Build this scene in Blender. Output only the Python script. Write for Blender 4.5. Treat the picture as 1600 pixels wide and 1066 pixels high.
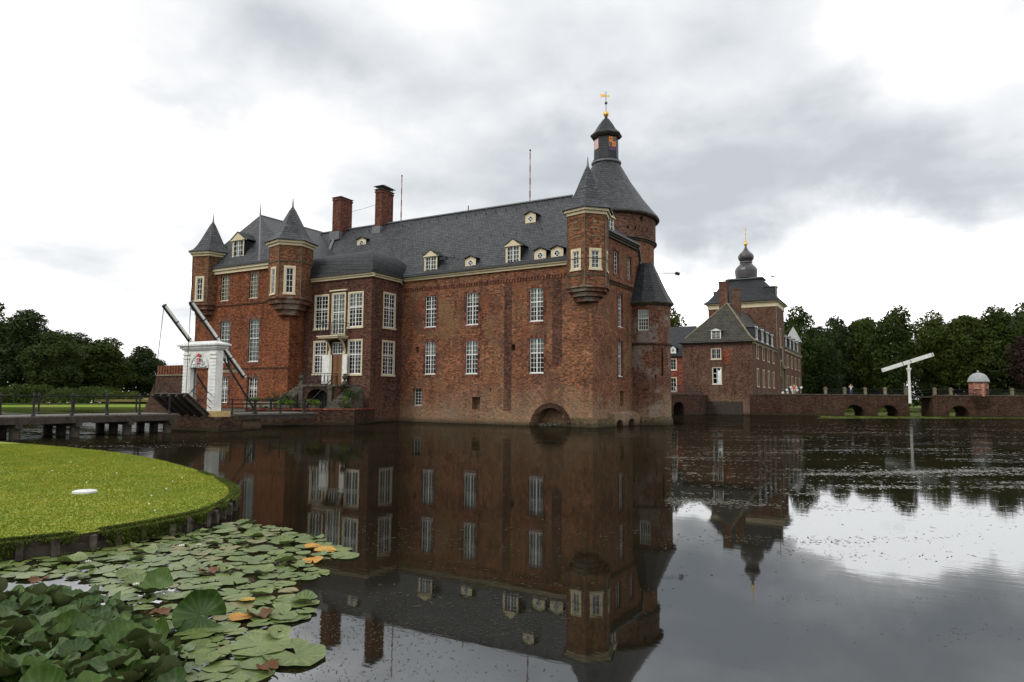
import bpy, math, random
import numpy as np
from mathutils import Vector, Matrix
random.seed(7); RNG = np.random.default_rng(11)
S = bpy.context.scene
for _o in list(bpy.data.objects): bpy.data.objects.remove(_o, do_unlink=True)
COL = S.collection
R = math.radians

# ------------------------------------------------------------------ camera
PITCH = math.atan(87.5/1067); ROLL = 0.0072; YAW = R(29.4)
FW = Vector((-math.sin(YAW)*math.cos(PITCH), math.cos(YAW)*math.cos(PITCH), math.sin(PITCH)))
RT0 = Vector((math.cos(YAW), math.sin(YAW), 0)); UP0 = RT0.cross(FW)
RT = (RT0*math.cos(ROLL) + UP0*math.sin(ROLL)).normalized(); UP = RT.cross(FW)
cam = bpy.data.cameras.new("camera"); cam.lens = 24.0; cam.sensor_width = 36
cam.clip_start = 0.1; cam.clip_end = 6000
co = bpy.data.objects.new("camera", cam); COL.objects.link(co)
M3 = Matrix((RT, UP, -FW)).transposed()
co.matrix_world = Matrix.Translation((0, 0, 2.4)) @ M3.to_4x4()
S.camera = co

# ------------------------------------------------------------------ colour management
S.view_settings.view_transform = 'Standard'; S.view_settings.look = 'None'
S.view_settings.exposure = 0.14; S.view_settings.gamma = 1.0
S.cycles.max_bounces = 6; S.cycles.diffuse_bounces = 2; S.cycles.glossy_bounces = 3
S.cycles.transparent_max_bounces = 8; S.cycles.caustics_reflective = False; S.cycles.caustics_refractive = False

# ------------------------------------------------------------------ sun + sky with clouds
SUN_AZ = 205.0   # degrees clockwise from +Y (north): light comes from the left, behind the camera
SUN_EL = 42.0
sd = Vector((math.sin(R(SUN_AZ))*math.cos(R(SUN_EL)), math.cos(R(SUN_AZ))*math.cos(R(SUN_EL)), math.sin(R(SUN_EL))))
sl = bpy.data.lights.new("sun", 'SUN'); sl.energy = 1.2; sl.angle = R(12); sl.color = (1.0, 0.95, 0.86)
so = bpy.data.objects.new("sun", sl); COL.objects.link(so); so.location = (0, -20, 60)
so.rotation_euler = sd.to_track_quat('Z', 'Y').to_euler()

W = bpy.data.worlds.new("World"); S.world = W; W.use_nodes = True
nt = W.node_tree; nt.nodes.clear()
def nn(nt, t, **k):
    n = nt.nodes.new(t)
    for a, b in k.items(): setattr(n, a, b)
    return n
def lk(nt, a, b): nt.links.new(a, b)
def mth(nt, op, a, b=None, c=None, clamp=False):
    n = nn(nt, 'ShaderNodeMath', operation=op, use_clamp=clamp)
    for i, v in enumerate((a, b, c)):
        if v is None: continue
        if hasattr(v, 'is_linked') or hasattr(v, 'links'): lk(nt, v, n.inputs[i])
        else: n.inputs[i].default_value = v
    return n.outputs[0]
def vmt(nt, op, a, b=None):
    n = nn(nt, 'ShaderNodeVectorMath', operation=op)
    for i, v in enumerate((a, b)):
        if v is None: continue
        if hasattr(v, 'links'): lk(nt, v, n.inputs[i])
        else: n.inputs[i].default_value = v
    return n
def pdir(x, y):
    return (FW*1067 + RT*(x-800) - UP*(y-533)).normalized()
out = nn(nt, 'ShaderNodeOutputWorld'); bg = nn(nt, 'ShaderNodeBackground'); bg.inputs[1].default_value = 0.1
sky = nn(nt, 'ShaderNodeTexSky'); sky.sky_type = 'NISHITA'; sky.sun_disc = False
sky.sun_elevation = R(SUN_EL); sky.sun_rotation = R(SUN_AZ); sky.dust_density = 2.0
tc = nn(nt, 'ShaderNodeTexCoord'); D0 = tc.outputs['Generated']
sep = nn(nt, 'ShaderNodeSeparateXYZ'); lk(nt, D0, sep.inputs[0])
# clouds live on a layer overhead: divide the direction by its height
hz = mth(nt, 'ADD', mth(nt, 'ABSOLUTE', sep.outputs[2]), 0.16)
cmb = nn(nt, 'ShaderNodeCombineXYZ')
lk(nt, mth(nt, 'DIVIDE', sep.outputs[0], hz), cmb.inputs[0]); lk(nt, mth(nt, 'DIVIDE', sep.outputs[1], hz), cmb.inputs[1])
n1 = nn(nt, 'ShaderNodeTexNoise'); n1.inputs['Scale'].default_value = 1.5; n1.inputs['Detail'].default_value = 5; n1.inputs['Roughness'].default_value = 0.5
n1.inputs['Distortion'].default_value = 0.35
lk(nt, cmb.outputs[0], n1.inputs['Vector'])
n2 = nn(nt, 'ShaderNodeTexNoise'); n2.inputs['Scale'].default_value = 4.0; n2.inputs['Detail'].default_value = 6; n2.inputs['Roughness'].default_value = 0.5
lk(nt, cmb.outputs[0], n2.inputs['Vector'])
# warp directions so the cloud masses get ragged rims
wn = nn(nt, 'ShaderNodeTexNoise'); wn.inputs['Scale'].default_value = 4.2; wn.inputs['Detail'].default_value = 6; wn.inputs['Roughness'].default_value = 0.55
lk(nt, D0, wn.inputs['Vector'])
wv = vmt(nt, 'MULTIPLY', vmt(nt, 'SUBTRACT', wn.outputs['Color'], (0.5, 0.5, 0.5)).outputs[0], (0.30, 0.30, 0.22)).outputs[0]
DW = vmt(nt, 'ADD', D0, wv).outputs[0]
# masses of cloud: (x, y, half width, half height) of where each stands in the sky, weight (+ grey, - bright)
BL = [(480, 85, 150, 75, .62), (215, 118, 80, 26, .34), (780, 30, 330, 100, .32), (760, 215, 240, 95, .40), (1060, 60, 260, 90, .28),
      (1180, 250, 420, 110, .62), (1050, 335, 330, 60, .45), (1500, 300, 220, 60, .42), (1560, 30, 110, 45, .35), (1350, 175, 120, 90, .2), (650, 330, 200, 45, .22),
      (160, 345, 170, 40, .30), (80, 400, 180, 30, .2), (1400, 40, 130, 70, -.62), (1480, 110, 130, 60, -.30), (1300, 430, 420, 60, -.65), (1500, 395, 140, 34, -.3),
      (560, 190, 130, 50, -.2), (160, 200, 330, 120, -.25), (870, 160, 60, 26, -.30), (1010, 170, 80, 30, -.34), (300, 280, 250, 60, -.3)]
acc = None
for (px, py, rx, ry, wgt) in BL:
    c = pdir(px, py); ax = Vector((0, 0, 1)).cross(c).normalized(); ay = c.cross(ax).normalized()
    df = vmt(nt, 'SUBTRACT', DW, tuple(c)).outputs[0]
    ca = math.sqrt((px-800)**2+(py-533)**2+1067**2)
    kx = ca*ca/1067/rx*0.9 if abs(px-800) > 400 else ca/rx; ky = ca/ry
    u = vmt(nt, 'DOT_PRODUCT', df, tuple(ax*kx)).outputs['Value']; v = vmt(nt, 'DOT_PRODUCT', df, tuple(ay*ky)).outputs['Value']
    r2 = mth(nt, 'ADD', mth(nt, 'MULTIPLY', u, u), mth(nt, 'MULTIPLY', v, v))
    g = mth(nt, 'MULTIPLY', mth(nt, 'EXPONENT', mth(nt, 'MULTIPLY', r2, -0.75)), wgt)
    front = mth(nt, 'GREATER_THAN', vmt(nt, 'DOT_PRODUCT', D0, tuple(c)).outputs['Value'], 0.0)
    g = mth(nt, 'MULTIPLY', g, front)
    acc = g if acc is None else mth(nt, 'ADD', acc, g)
nz = mth(nt, 'ADD', mth(nt, 'MULTIPLY', mth(nt, 'SUBTRACT', n1.outputs[0], 0.5), 1.0), mth(nt, 'MULTIPLY', mth(nt, 'SUBTRACT', n2.outputs[0], 0.5), 0.75))
dens = mth(nt, 'ADD', mth(nt, 'ADD', mth(nt, 'MULTIPLY', acc, .82), nz), 0.215)
rp = nn(nt, 'ShaderNodeValToRGB'); rp.color_ramp.interpolation = 'B_SPLINE'
el = rp.color_ramp.elements
el[0].position = 0.0; el[0].color = (1., .985, .97, 1)
el[1].position = 1.0; el[1].color = (.160, .171, .182, 1)
for p, c in ((.05, (.55, .545, .54, 1)), (.17, (.345, .342, .34, 1)), (.42, (.277, .281, .286, 1)), (.74, (.214, .222, .230, 1))):
    e = el.new(p); e.color = c
lk(nt, dens, rp.inputs[0])
mx = nn(nt, 'ShaderNodeMix', data_type='RGBA'); mx.inputs[0].default_value = 0.94
lk(nt, sky.outputs[0], mx.inputs[6]); lk(nt, vmt(nt, 'MULTIPLY', rp.outputs[0], (32.0, 32.0, 32.0)).outputs[0], mx.inputs[7])
lk(nt, mx.outputs[2], bg.inputs[0]); lk(nt, bg.outputs[0], out.inputs[0])

# ------------------------------------------------------------------ materials
def base_mat(name, rough=0.7, spec=0.3):
    m = bpy.data.materials.new(name); m.use_nodes = True
    t = m.node_tree; b = t.nodes['Principled BSDF']
    b.inputs['Roughness'].default_value = rough; b.inputs['Specular IOR Level'].default_value = spec
    return m, t, b
def c4(c): return (c[0], c[1], c[2], 1)
def noise(t, scale, detail=4, vec=None, rough=.55):
    n = nn(t, 'ShaderNodeTexNoise'); n.inputs['Scale'].default_value = scale; n.inputs['Detail'].default_value = detail
    n.inputs['Roughness'].default_value = rough
    if vec is not None: lk(t, vec, n.inputs['Vector'])
    return n.outputs[0]
def ramp(t, f, p0, p1, v0=0.0, v1=1.0):
    n = nn(t, 'ShaderNodeMapRange'); n.inputs[1].default_value = p0; n.inputs[2].default_value = p1
    n.inputs[3].default_value = v0; n.inputs[4].default_value = v1; lk(t, f, n.inputs[0]); return n.outputs[0]
def mixc(t, f, a, b, mode='MIX'):
    n = nn(t, 'ShaderNodeMix', data_type='RGBA', blend_type=mode)
    for i, v in ((0, f), (6, a), (7, b)):
        if hasattr(v, 'links'): lk(t, v, n.inputs[i])
        elif i == 0: n.inputs[0].default_value = v
        else: n.inputs[i].default_value = c4(v)
    return n.outputs[2]
def bump(t, b, h, dist=.02, st=.6):
    n = nn(t, 'ShaderNodeBump'); n.inputs['Distance'].default_value = dist; n.inputs['Strength'].default_value = st
    lk(t, h, n.inputs['Height']); lk(t, n.outputs[0], b.inputs['Normal'])
def plain(name, c, rough=.6, spec=.3, var=.25, sc=3.0, metal=0):
    m, t, b = base_mat(name, rough, spec)
    g = nn(t, 'ShaderNodeNewGeometry').outputs['Position']
    f = noise(t, sc, 5, g)
    d = tuple(x*(1-var) for x in c); l = tuple(min(1, x*(1+var*.6)) for x in c)
    lk(t, mixc(t, ramp(t, f, .3, .7), d, l), b.inputs['Base Color'])
    b.inputs['Metallic'].default_value = metal
    return m
def brick(name, c1, c2, mort, patches=(), bw=.25, rh=.078, damp=False, pale=0.0, mottle=.5):
    m, t, b = base_mat(name, .9, .15)
    uv = nn(t, 'ShaderNodeUVMap').outputs[0]; g = nn(t, 'ShaderNodeNewGeometry').outputs['Position']
    br = nn(t, 'ShaderNodeTexBrick'); lk(t, uv, br.inputs['Vector'])
    br.inputs['Color1'].default_value = c4(c1); br.inputs['Color2'].default_value = c4(c2); br.inputs['Mortar'].default_value = c4(mort)
    br.inputs['Scale'].default_value = 1; br.inputs['Brick Width'].default_value = bw; br.inputs['Row Height'].default_value = rh
    br.inputs['Mortar Size'].default_value = rh*.11; br.inputs['Mortar Smooth'].default_value = .35; br.inputs['Bias'].default_value = -.1
    col = br.outputs['Color']
    # broad uneven weathering, then small blotches a few bricks across
    f1 = noise(t, .45, 6, g, .65)
    col = mixc(t, ramp(t, f1, .32, .68), mixc(t, 1.0, col, (1-mottle*.62,)*3, 'MULTIPLY'), col)
    mp = nn(t, 'ShaderNodeMapping'); mp.inputs['Scale'].default_value = (2.6, 2.6, 5.5); lk(t, g, mp.inputs[0])
    f2 = noise(t, 1.6, 6, mp.outputs[0], .78)
    col = mixc(t, 1.0, col, mixc(t, ramp(t, f2, .34, .66), (.45, .43, .45), (1.5, 1.42, 1.36)), 'MULTIPLY')
    sn = nn(t, 'ShaderNodeVectorMath', operation='SNAP'); lk(t, uv, sn.inputs[0]); sn.inputs[1].default_value = (.22, rh, 1)
    wn_ = nn(t, 'ShaderNodeTexWhiteNoise', noise_dimensions='2D'); lk(t, sn.outputs[0], wn_.inputs[0])
    col = mixc(t, 1.0, col, mixc(t, wn_.outputs[0], (.48, .48, .5), (1.62, 1.56, 1.50)), 'MULTIPLY')
    mp = nn(t, 'ShaderNodeMapping'); mp.inputs['Scale'].default_value = (2.2, 2.2, .16); lk(t, g, mp.inputs[0]); stn = noise(t, 1.0, 5, mp.outputs[0], .6)
    col = mixc(t, 1.0, col, mixc(t, ramp(t, stn, .50, .68), (1, 1, 1), (.66, .64, .62)), 'MULTIPLY')
    for i, (pc, sc, lo, hi, amt) in enumerate(patches):
        mp = nn(t, 'ShaderNodeMapping'); mp.inputs['Location'].default_value = (13.7*i+3, 5.1*i, 2.3*i); mp.inputs['Scale'].default_value = (1, 1, .8); lk(t, g, mp.inputs[0])
        f = noise(t, sc, 7, mp.outputs[0], .68)
        sp = mth(t, 'MULTIPLY', ramp(t, f, lo, hi, 0, amt), ramp(t, f2, .35, .55, .35, 1))
        col = mixc(t, mth(t, 'MINIMUM', sp, 1.0), col, pc)
    if damp:
        sz = nn(t, 'ShaderNodeSeparateXYZ'); lk(t, g, sz.inputs[0])
        if pale:
            hp = mth(t, 'ADD', sz.outputs[2], mth(t, 'MULTIPLY', mth(t, 'SUBTRACT', f1, .5), -7))
            fp = mth(t, 'MULTIPLY', ramp(t, hp, 3.6, .6, 0, pale), ramp(t, f2, .38, .6, .1, 1))
            col = mixc(t, fp, col, (.29, .225, .145))
        h = mth(t, 'ADD', sz.outputs[2], mth(t, 'MULTIPLY', mth(t, 'SUBTRACT', f2, .5), -1.3))
        col = mixc(t, ramp(t, h, .42, .0, 0, .85), col, (.028, .027, .014))
    lk(t, col, b.inputs['Base Color'])
    bump(t, b, mth(t, 'SUBTRACT', f2, br.outputs['Fac']), .012, .8)
    return m
def slate(name, c1, c2, bw=.36, rh=.27, rough=.5, moss=0.0):
    m, t, b = base_mat(name, rough+.08, .26)
    uv = nn(t, 'ShaderNodeUVMap').outputs[0]; g = nn(t, 'ShaderNodeNewGeometry').outputs['Position']
    mp = nn(t, 'ShaderNodeMapping'); mp.inputs['Rotation'].default_value = (0, 0, R(4)); lk(t, uv, mp.inputs[0])
    br = nn(t, 'ShaderNodeTexBrick'); lk(t, mp.outputs[0], br.inputs['Vector'])
    br.inputs['Color1'].default_value = c4(c1); br.inputs['Color2'].default_value = c4(c2); br.inputs['Mortar'].default_value = c4(tuple(x*.25 for x in c1))
    br.inputs['Scale'].default_value = 1; br.inputs['Brick Width'].default_value = bw; br.inputs['Row Height'].default_value = rh
    br.inputs['Mortar Size'].default_value = rh*.12; br.inputs['Mortar Smooth'].default_value = .3
    f = noise(t, .9, 7, g, .7)
    col = mixc(t, 1.0, br.outputs['Color'], mixc(t, ramp(t, f, .3, .7), (.66, .67, .7), (1.25, 1.24, 1.2)), 'MULTIPLY')
    if moss: col = mixc(t, ramp(t, f, .45, .7, 0, moss), col, (.07, .07, .04))
    lk(t, col, b.inputs['Base Color'])
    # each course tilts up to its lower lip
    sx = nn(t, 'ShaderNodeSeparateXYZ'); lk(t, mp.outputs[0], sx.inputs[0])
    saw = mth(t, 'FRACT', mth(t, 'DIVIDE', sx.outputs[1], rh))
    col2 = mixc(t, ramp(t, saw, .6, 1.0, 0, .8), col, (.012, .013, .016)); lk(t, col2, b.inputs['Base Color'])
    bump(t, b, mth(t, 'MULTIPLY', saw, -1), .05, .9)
    return m
def foliage(name, c1, c2, sc=.9, rough=.55, trans=.25, spec=.25):
    m, t, b = base_mat(name, rough, spec)
    g = nn(t, 'ShaderNodeNewGeometry').outputs['Position']; oi = nn(t, 'ShaderNodeObjectInfo').outputs['Random']
    ri = nn(t, 'ShaderNodeNewGeometry').outputs['Random Per Island']
    f = mth(t, 'ADD', mth(t, 'MULTIPLY', noise(t, sc, 3, g), .75), mth(t, 'MULTIPLY', ri, .15))
    col = mixc(t, ramp(t, f, .3, .7), c1, c2)
    col = mixc(t, 1.0, col, mixc(t, oi, (.72, .78, .8), (1.25, 1.15, .9)), 'MULTIPLY')
    lk(t, col, b.inputs['Base Color'])
    tr = nn(t, 'ShaderNodeBsdfTranslucent'); lk(t, col, tr.inputs[0])
    ms = nn(t, 'ShaderNodeMixShader'); ms.inputs[0].default_value = trans
    lk(t, b.outputs[0], ms.inputs[1]); lk(t, tr.outputs[0], ms.inputs[2])
    lk(t, ms.outputs[0], t.nodes['Material Output'].inputs[0])
    return m

M = {}
M['wing'] = brick('brick_red', (.255, .080, .030), (.125, .041, .021), (.19, .125, .085), [((.20, .09, .04), .5, .5, .68, .55), ((.10, .045, .035), .8, .55, .7, .6)], mottle=.5)
M['main'] = brick('brick_mottled', (.295, .112, .052), (.115, .054, .035), (.30, .23, .16), [((.20, .14, .075), .33, .50, .64, .7), ((.085, .05, .042), .42, .5, .64, .75), ((.25, .075, .035), .7, .55, .66, .6)], damp=True, pale=.8, mottle=.7)
M['bay'] = brick('brick_brown', (.118, .050, .035), (.052, .026, .021), (.15, .12, .095), [((.15, .055, .035), .6, .5, .66, .5)], damp=True, pale=.25, mottle=.45)
M['old'] = brick('brick_old', (.20, .08, .045), (.10, .048, .034), (.24, .19, .15), [((.25, .225, .19), .55, .52, .60, .85), ((.08, .05, .045), .6, .54, .64, .7)], damp=True, pale=.9, mottle=.7)
M['turret'] = brick('brick_turret', (.275, .112, .054), (.11, .052, .034), (.24, .175, .12), [((.20, .13, .06), .9, .5, .64, .6), ((.08, .05, .035), .8, .52, .66, .6)], mottle=.65)
M['gate'] = brick('brick_gatehouse', (.15, .075, .05), (.085, .046, .035), (.17, .135, .11), [((.20, .17, .13), .35, .55, .68, .35)], damp=True, pale=.7, mottle=.5)
M['gatered'] = brick('brick_new_red', (.30, .085, .045), (.2, .06, .04), (.2, .12, .1))
M['quay'] = brick('brick_quay', (.085, .046, .030), (.042, .026, .019), (.085, .064, .048), [((.10, .085, .05), .5, .55, .7, .4)], damp=True, mottle=.6)
M['mossy'] = brick('brick_mossy', (.16, .125, .08), (.09, .07, .048), (.13, .11, .075), [((.085, .088, .03), .8, .48, .66, .75)], damp=True)
M['sur'] = brick('brick_surround', (.27, .078, .038), (.17, .052, .03), (.15, .09, .07), rh=.24, bw=.08)
M['corner'] = brick('brick_corner', (.30, .122, .056), (.125, .058, .036), (.29, .225, .16), [((.17, .12, .065), .5, .50, .64, .7), ((.09, .05, .04), .6, .52, .64, .7)], damp=True, pale=.8, mottle=.6)
M['hut'] = brick('brick_pink', (.42, .20, .14), (.30, .13, .09), (.42, .34, .28))
M['chim'] = brick('brick_chimney', (.17, .062, .04), (.09, .038, .028), (.14, .09, .07), [((.08, .04, .035), 1.1, .5, .66, .6)])
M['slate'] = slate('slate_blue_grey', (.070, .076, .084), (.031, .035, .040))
M['slatedk'] = slate('slate_dark', (.034, .038, .044), (.017, .020, .024))
M['tile'] = slate('old_tiles', (.075, .070, .056), (.040, .038, .033), bw=.26, rh=.34, rough=.75, moss=.5)
M['lead'] = plain('lead_flashing', (.12, .125, .135), .45, .5)
M['onion'] = plain('onion_lead', (.05, .048, .05), .4, .5, .35, 1.2)
M['cream'] = plain('cream_paint', (.60, .52, .35), .6, .3, .12, 2)
M['stone'] = plain('weathered_stone', (.20, .175, .125), .9, .15, .4, 2)
M['stonedk'] = plain('dark_stone', (.09, .08, .062), .9, .15, .5, 3)
M['white'] = plain('white_paint', (.72, .73, .70), .5, .3, .16, 2.2)
M['whiteold'] = plain('weathered_white_paint', (.62, .64, .62), .55, .3, .25, 5)
M['curtain'] = plain('curtain', (.72, .72, .68), .9, .1, .15, 6)
M['dark'] = plain('dark_void', (.012, .011, .010), .9, .1)
M['iron'] = plain('black_iron', (.011, .012, .014), .5, .3, .3, 6)
M['gutter'] = plain('dark_gutter', (.03, .032, .036), .5, .4)
M['gold'] = plain('gilding', (.75, .46, .10), .3, .5, .1, 6, .8)
M['oak'] = plain('oak_door', (.17, .075, .028), .5, .35, .4, 7)
M['wood'] = plain('weathered_wood', (.14, .13, .115), .85, .15, .5, 7)
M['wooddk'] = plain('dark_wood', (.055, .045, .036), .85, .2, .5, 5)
M['ochre'] = plain('ochre_stone', (.50, .36, .17), .85, .15, .3, 5)
M['rust'] = plain('rusty_slats', (.16, .06, .03), .8, .2, .5, 3)
M['red'] = plain('red_paint', (.45, .03, .03), .5, .4)
M['pink'] = plain('faded_pink', (.62, .42, .42), .6, .3)
M['orange'] = plain('orange_paint', (.85, .33, .03), .5, .4)
M['blue'] = plain('navy_paint', (.03, .05, .14), .5, .4)
M['purple'] = plain('purple_paint', (.12, .06, .14), .6, .3)
M['slatelight'] = plain('grey_lead_dome', (.27, .29, .29), .5, .4, .25, 3)
M['barrier'] = plain('black_paint', (.02, .02, .022), .5, .4)
def glass():
    m = bpy.data.materials.new('window_glass'); m.use_nodes = True; t = m.node_tree
    t.nodes.remove(t.nodes['Principled BSDF'])
    tr = nn(t, 'ShaderNodeBsdfTransparent'); tr.inputs[0].default_value = (.55, .60, .58, 1)
    gl = nn(t, 'ShaderNodeBsdfGlossy'); gl.inputs['Roughness'].default_value = .03; gl.inputs[0].default_value = (.62, .66, .70, 1)
    fr = nn(t, 'ShaderNodeFresnel'); fr.inputs[0].default_value = 1.38
    g = nn(t, 'ShaderNodeNewGeometry').outputs['Position']
    bp = nn(t, 'ShaderNodeBump'); bp.inputs['Strength'].default_value = .25; bp.inputs['Distance'].default_value = .03
    lk(t, noise(t, 2.2, 2, g), bp.inputs['Height']); lk(t, bp.outputs[0], gl.inputs['Normal'])
    ms = nn(t, 'ShaderNodeMixShader'); lk(t, fr.outputs[0], ms.inputs[0]); lk(t, tr.outputs[0], ms.inputs[1]); lk(t, gl.outputs[0], ms.inputs[2])
    lk(t, ms.outputs[0], t.nodes['Material Output'].inputs[0]); return m
M['glass'] = glass()

# ------------------------------------------------------------------ mesh helpers
class MB:
    def __init__(s): s.v = []; s.f = []; s.m = []; s.mi = 0; s.sm = []; s.smooth = False
    def face(s, *ps):
        i = len(s.v); s.v += [tuple(p) for p in ps]; s.f.append(tuple(range(i, i+len(ps)))); s.m.append(s.mi); s.sm.append(s.smooth)
    def hexa(s, b, t):
        i = len(s.v); s.v += [tuple(p) for p in b] + [tuple(p) for p in t]
        n = len(b)
        fs = [tuple(range(n-1, -1, -1)), tuple(range(n, 2*n))] + [(k, (k+1) % n, (k+1) % n+n, k+n) for k in range(n)]
        for f in fs: s.f.append(tuple(i+q for q in f)); s.m.append(s.mi); s.sm.append(s.smooth)
    def box(s, x0, x1, y0, y1, z0, z1):
        s.hexa([(x0, y0, z0), (x1, y0, z0), (x1, y1, z0), (x0, y1, z0)], [(x0, y0, z1), (x1, y0, z1), (x1, y1, z1), (x0, y1, z1)])
    def prism(s, pts, z0, z1):
        s.hexa([(p[0], p[1], z0) for p in pts], [(p[0], p[1], z1) for p in pts])
    def bar(s, p, q, w, h=None, up=(0, 0, 1)):
        p = Vector(p); q = Vector(q); h = h or w; d = (q-p).normalized(); u = Vector(up)
        if abs(d.dot(u)) > .98: u = Vector((1, 0, 0))
        a = d.cross(u).normalized()*w/2; b = a.cross(d).normalized()*h/2
        s.hexa([p-a-b, p+a-b, p+a+b, p-a+b], [q-a-b, q+a-b, q+a+b, q-a+b])
    def tube(s, pts, r, n=8):
        if not isinstance(r, (list, tuple)): r = [r]*len(pts)
        pts = [Vector(p) for p in pts]; rings = []
        for k, p in enumerate(pts):
            d = (pts[min(k+1, len(pts)-1)]-pts[max(k-1, 0)]).normalized()
            u = Vector((0, 0, 1)) if abs(d.z) < .9 else Vector((1, 0, 0))
            a = d.cross(u).normalized(); b = a.cross(d)
            i = len(s.v)
            for j in range(n):
                t = 2*math.pi*j/n; s.v.append(tuple(p+(a*math.cos(t)+b*math.sin(t))*r[k]))
            rings.append(i)
        for k in range(len(rings)-1):
            for j in range(n):
                s.f.append((rings[k]+j, rings[k]+(j+1) % n, rings[k+1]+(j+1) % n, rings[k+1]+j)); s.m.append(s.mi); s.sm.append(True)
        for i in (rings[0], rings[-1]):
            s.f.append(tuple(i+j for j in range(n))); s.m.append(s.mi); s.sm.append(False)
    def lathe(s, cx, cy, prof, n, a0=0.0, smooth=False, arc=None):
        """prof: list of (r, z)"""
        rings = []; full = arc is None; m = n if full else n+1
        for (r, z) in prof:
            i = len(s.v)
            for j in range(m):
                t = a0+(2*math.pi*j/n if full else arc*j/n); s.v.append((cx+r*math.cos(t), cy+r*math.sin(t), z))
            rings.append(i)
        for k in range(len(prof)-1):
            for j in range(n):
                j2 = (j+1) % m
                s.f.append((rings[k]+j, rings[k]+j2, rings[k+1]+j2, rings[k+1]+j)); s.m.append(s.mi); s.sm.append(smooth)
    def sphere(s, c, r, n=10, sz=1.0):
        s.lathe(c[0], c[1], [(r*math.sin(math.pi*k/n)+1e-4, c[2]-r*sz*math.cos(math.pi*k/n)) for k in range(n+1)], n+2, 0, True)
    def build(s, name, mats, parent=None, uvs=True):
        if not isinstance(mats, (list, tuple)): mats = [mats]
        V = np.array(s.v, dtype=float); c = (V.min(0)+V.max(0))/2; c[2] = V[:, 2].min()
        c = np.round(c, 3); V = V-c
        me = bpy.data.meshes.new(name); me.from_pydata(V.tolist(), [], s.f)
        for m in mats: me.materials.append(M[m] if isinstance(m, str) else m)
        me.polygons.foreach_set('material_index', s.m); me.polygons.foreach_set('use_smooth', s.sm)
        uvl = me.uv_layers.new(name='UVMap'); co_ = V+c
        uv = np.zeros((len(me.loops), 2)); k = 0
        for f in s.f:
            P = co_[list(f)]; n = np.zeros(3)
            for q in range(len(f)): n += np.cross(P[q], P[(q+1) % len(f)])
            l = np.linalg.norm(n); n = n/l if l > 1e-12 else np.array([0, 0, 1.])
            if abs(n[2]) > .985: t = np.array([1., 0, 0]); b = np.array([0, 1., 0])
            else:
                t = np.array([-n[1], n[0], 0]); t /= np.linalg.norm(t)
                if t[0]+.5*t[1] < 0: t = -t
                b = np.cross(n, t); b = b if b[2] > 0 else -b
            uv[k:k+len(f), 0] = P@t; uv[k:k+len(f), 1] = P@b; k += len(f)
        uvl.data.foreach_set('uv', uv.ravel())
        me.update(); o = bpy.data.objects.new(name, me); COL.objects.link(o)
        pw = WL.get(parent.name, Vector((0, 0, 0))) if parent else Vector((0, 0, 0))
        WL[o.name] = Vector(c); o.location = Vector(c)-pw; o.parent = parent
        return o
WL = {}
def empty(name, loc, label=None, cat=None, group=None, parent=None):
    o = bpy.data.objects.new(name, None); COL.objects.link(o); o.empty_display_size = .5
    pw = WL[parent.name] if parent else Vector((0, 0, 0))
    o.location = Vector(loc)-pw; WL[o.name] = Vector(loc); o.parent = parent
    if label: tag(o, label, cat, group)
    return o
def tag(o, label=None, cat=None, group=None, kind=None):
    if label: o['label'] = label
    if cat: o['category'] = cat
    if group: o['group'] = group
    if kind: o['kind'] = kind
    return o
def copy_to(src, loc=None, rz=None, sc=None, parent=None, label=None, cat=None, group=None):
    c = src.copy(); COL.objects.link(c); c.parent = parent
    if loc is not None: c.location = loc; WL[c.name] = Vector(loc)
    if rz is not None: c.rotation_euler = (0, 0, rz)
    if sc is not None: c.scale = sc if hasattr(sc, '__len__') else (sc, sc, sc)
    if label: c['label'] = label
    if cat: c['category'] = cat
    if group: c['group'] = group
    for ch in list(src.children):
        k = ch.copy(); COL.objects.link(k); k.parent = c
    return c

class Face:
    """a vertical wall plane from P to Q (outside on the right of P->Q); at(u, z, out) is a world point"""
    def __init__(s, P, Q):
        s.P = Vector((P[0], P[1], 0)); d = Vector((Q[0]-P[0], Q[1]-P[1], 0)); s.L = d.length; s.d = d.normalized(); s.n = Vector((s.d.y, -s.d.x, 0))
    def at(s, u, z, o=0.0): 
        p = s.P+s.d*u+s.n*o; return (p.x, p.y, z)
    def bx(s, mb, u0, u1, z0, z1, o0, o1):
        mb.hexa([s.at(u0, z0, o0), s.at(u1, z0, o0), s.at(u1, z0, o1), s.at(u0, z0, o1)], [s.at(u0, z1, o0), s.at(u1, z1, o0), s.at(u1, z1, o1), s.at(u0, z1, o1)])
def wall(mb, F, z0, z1, holes=(), u0=0.0, u1=None, depth=.22):
    u1 = F.L if u1 is None else u1
    us = sorted({u0, u1} | {h[0] for h in holes} | {h[1] for h in holes}); zs = sorted({z0, z1} | {h[2] for h in holes} | {h[3] for h in holes})
    for a, b in zip(us, us[1:]):
        for c, d in zip(zs, zs[1:]):
            m, n = (a+b)/2, (c+d)/2
            if any(h[0] < m < h[1] and h[2] < n < h[3] for h in holes): continue
            mb.face(F.at(a, c), F.at(b, c), F.at(b, d), F.at(a, d))
    for h in holes:
        a, b, c, d = h[:4]; dp = h[4] if len(h) > 4 else depth
        mb.face(F.at(a, c), F.at(a, d), F.at(a, d, -dp), F.at(a, c, -dp)); mb.face(F.at(b, d), F.at(b, c), F.at(b, c, -dp), F.at(b, d, -dp))
        mb.face(F.at(a, c), F.at(a, c, -dp), F.at(b, c, -dp), F.at(b, c)); mb.face(F.at(a, d, -dp), F.at(a, d), F.at(b, d), F.at(b, d, -dp))
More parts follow.
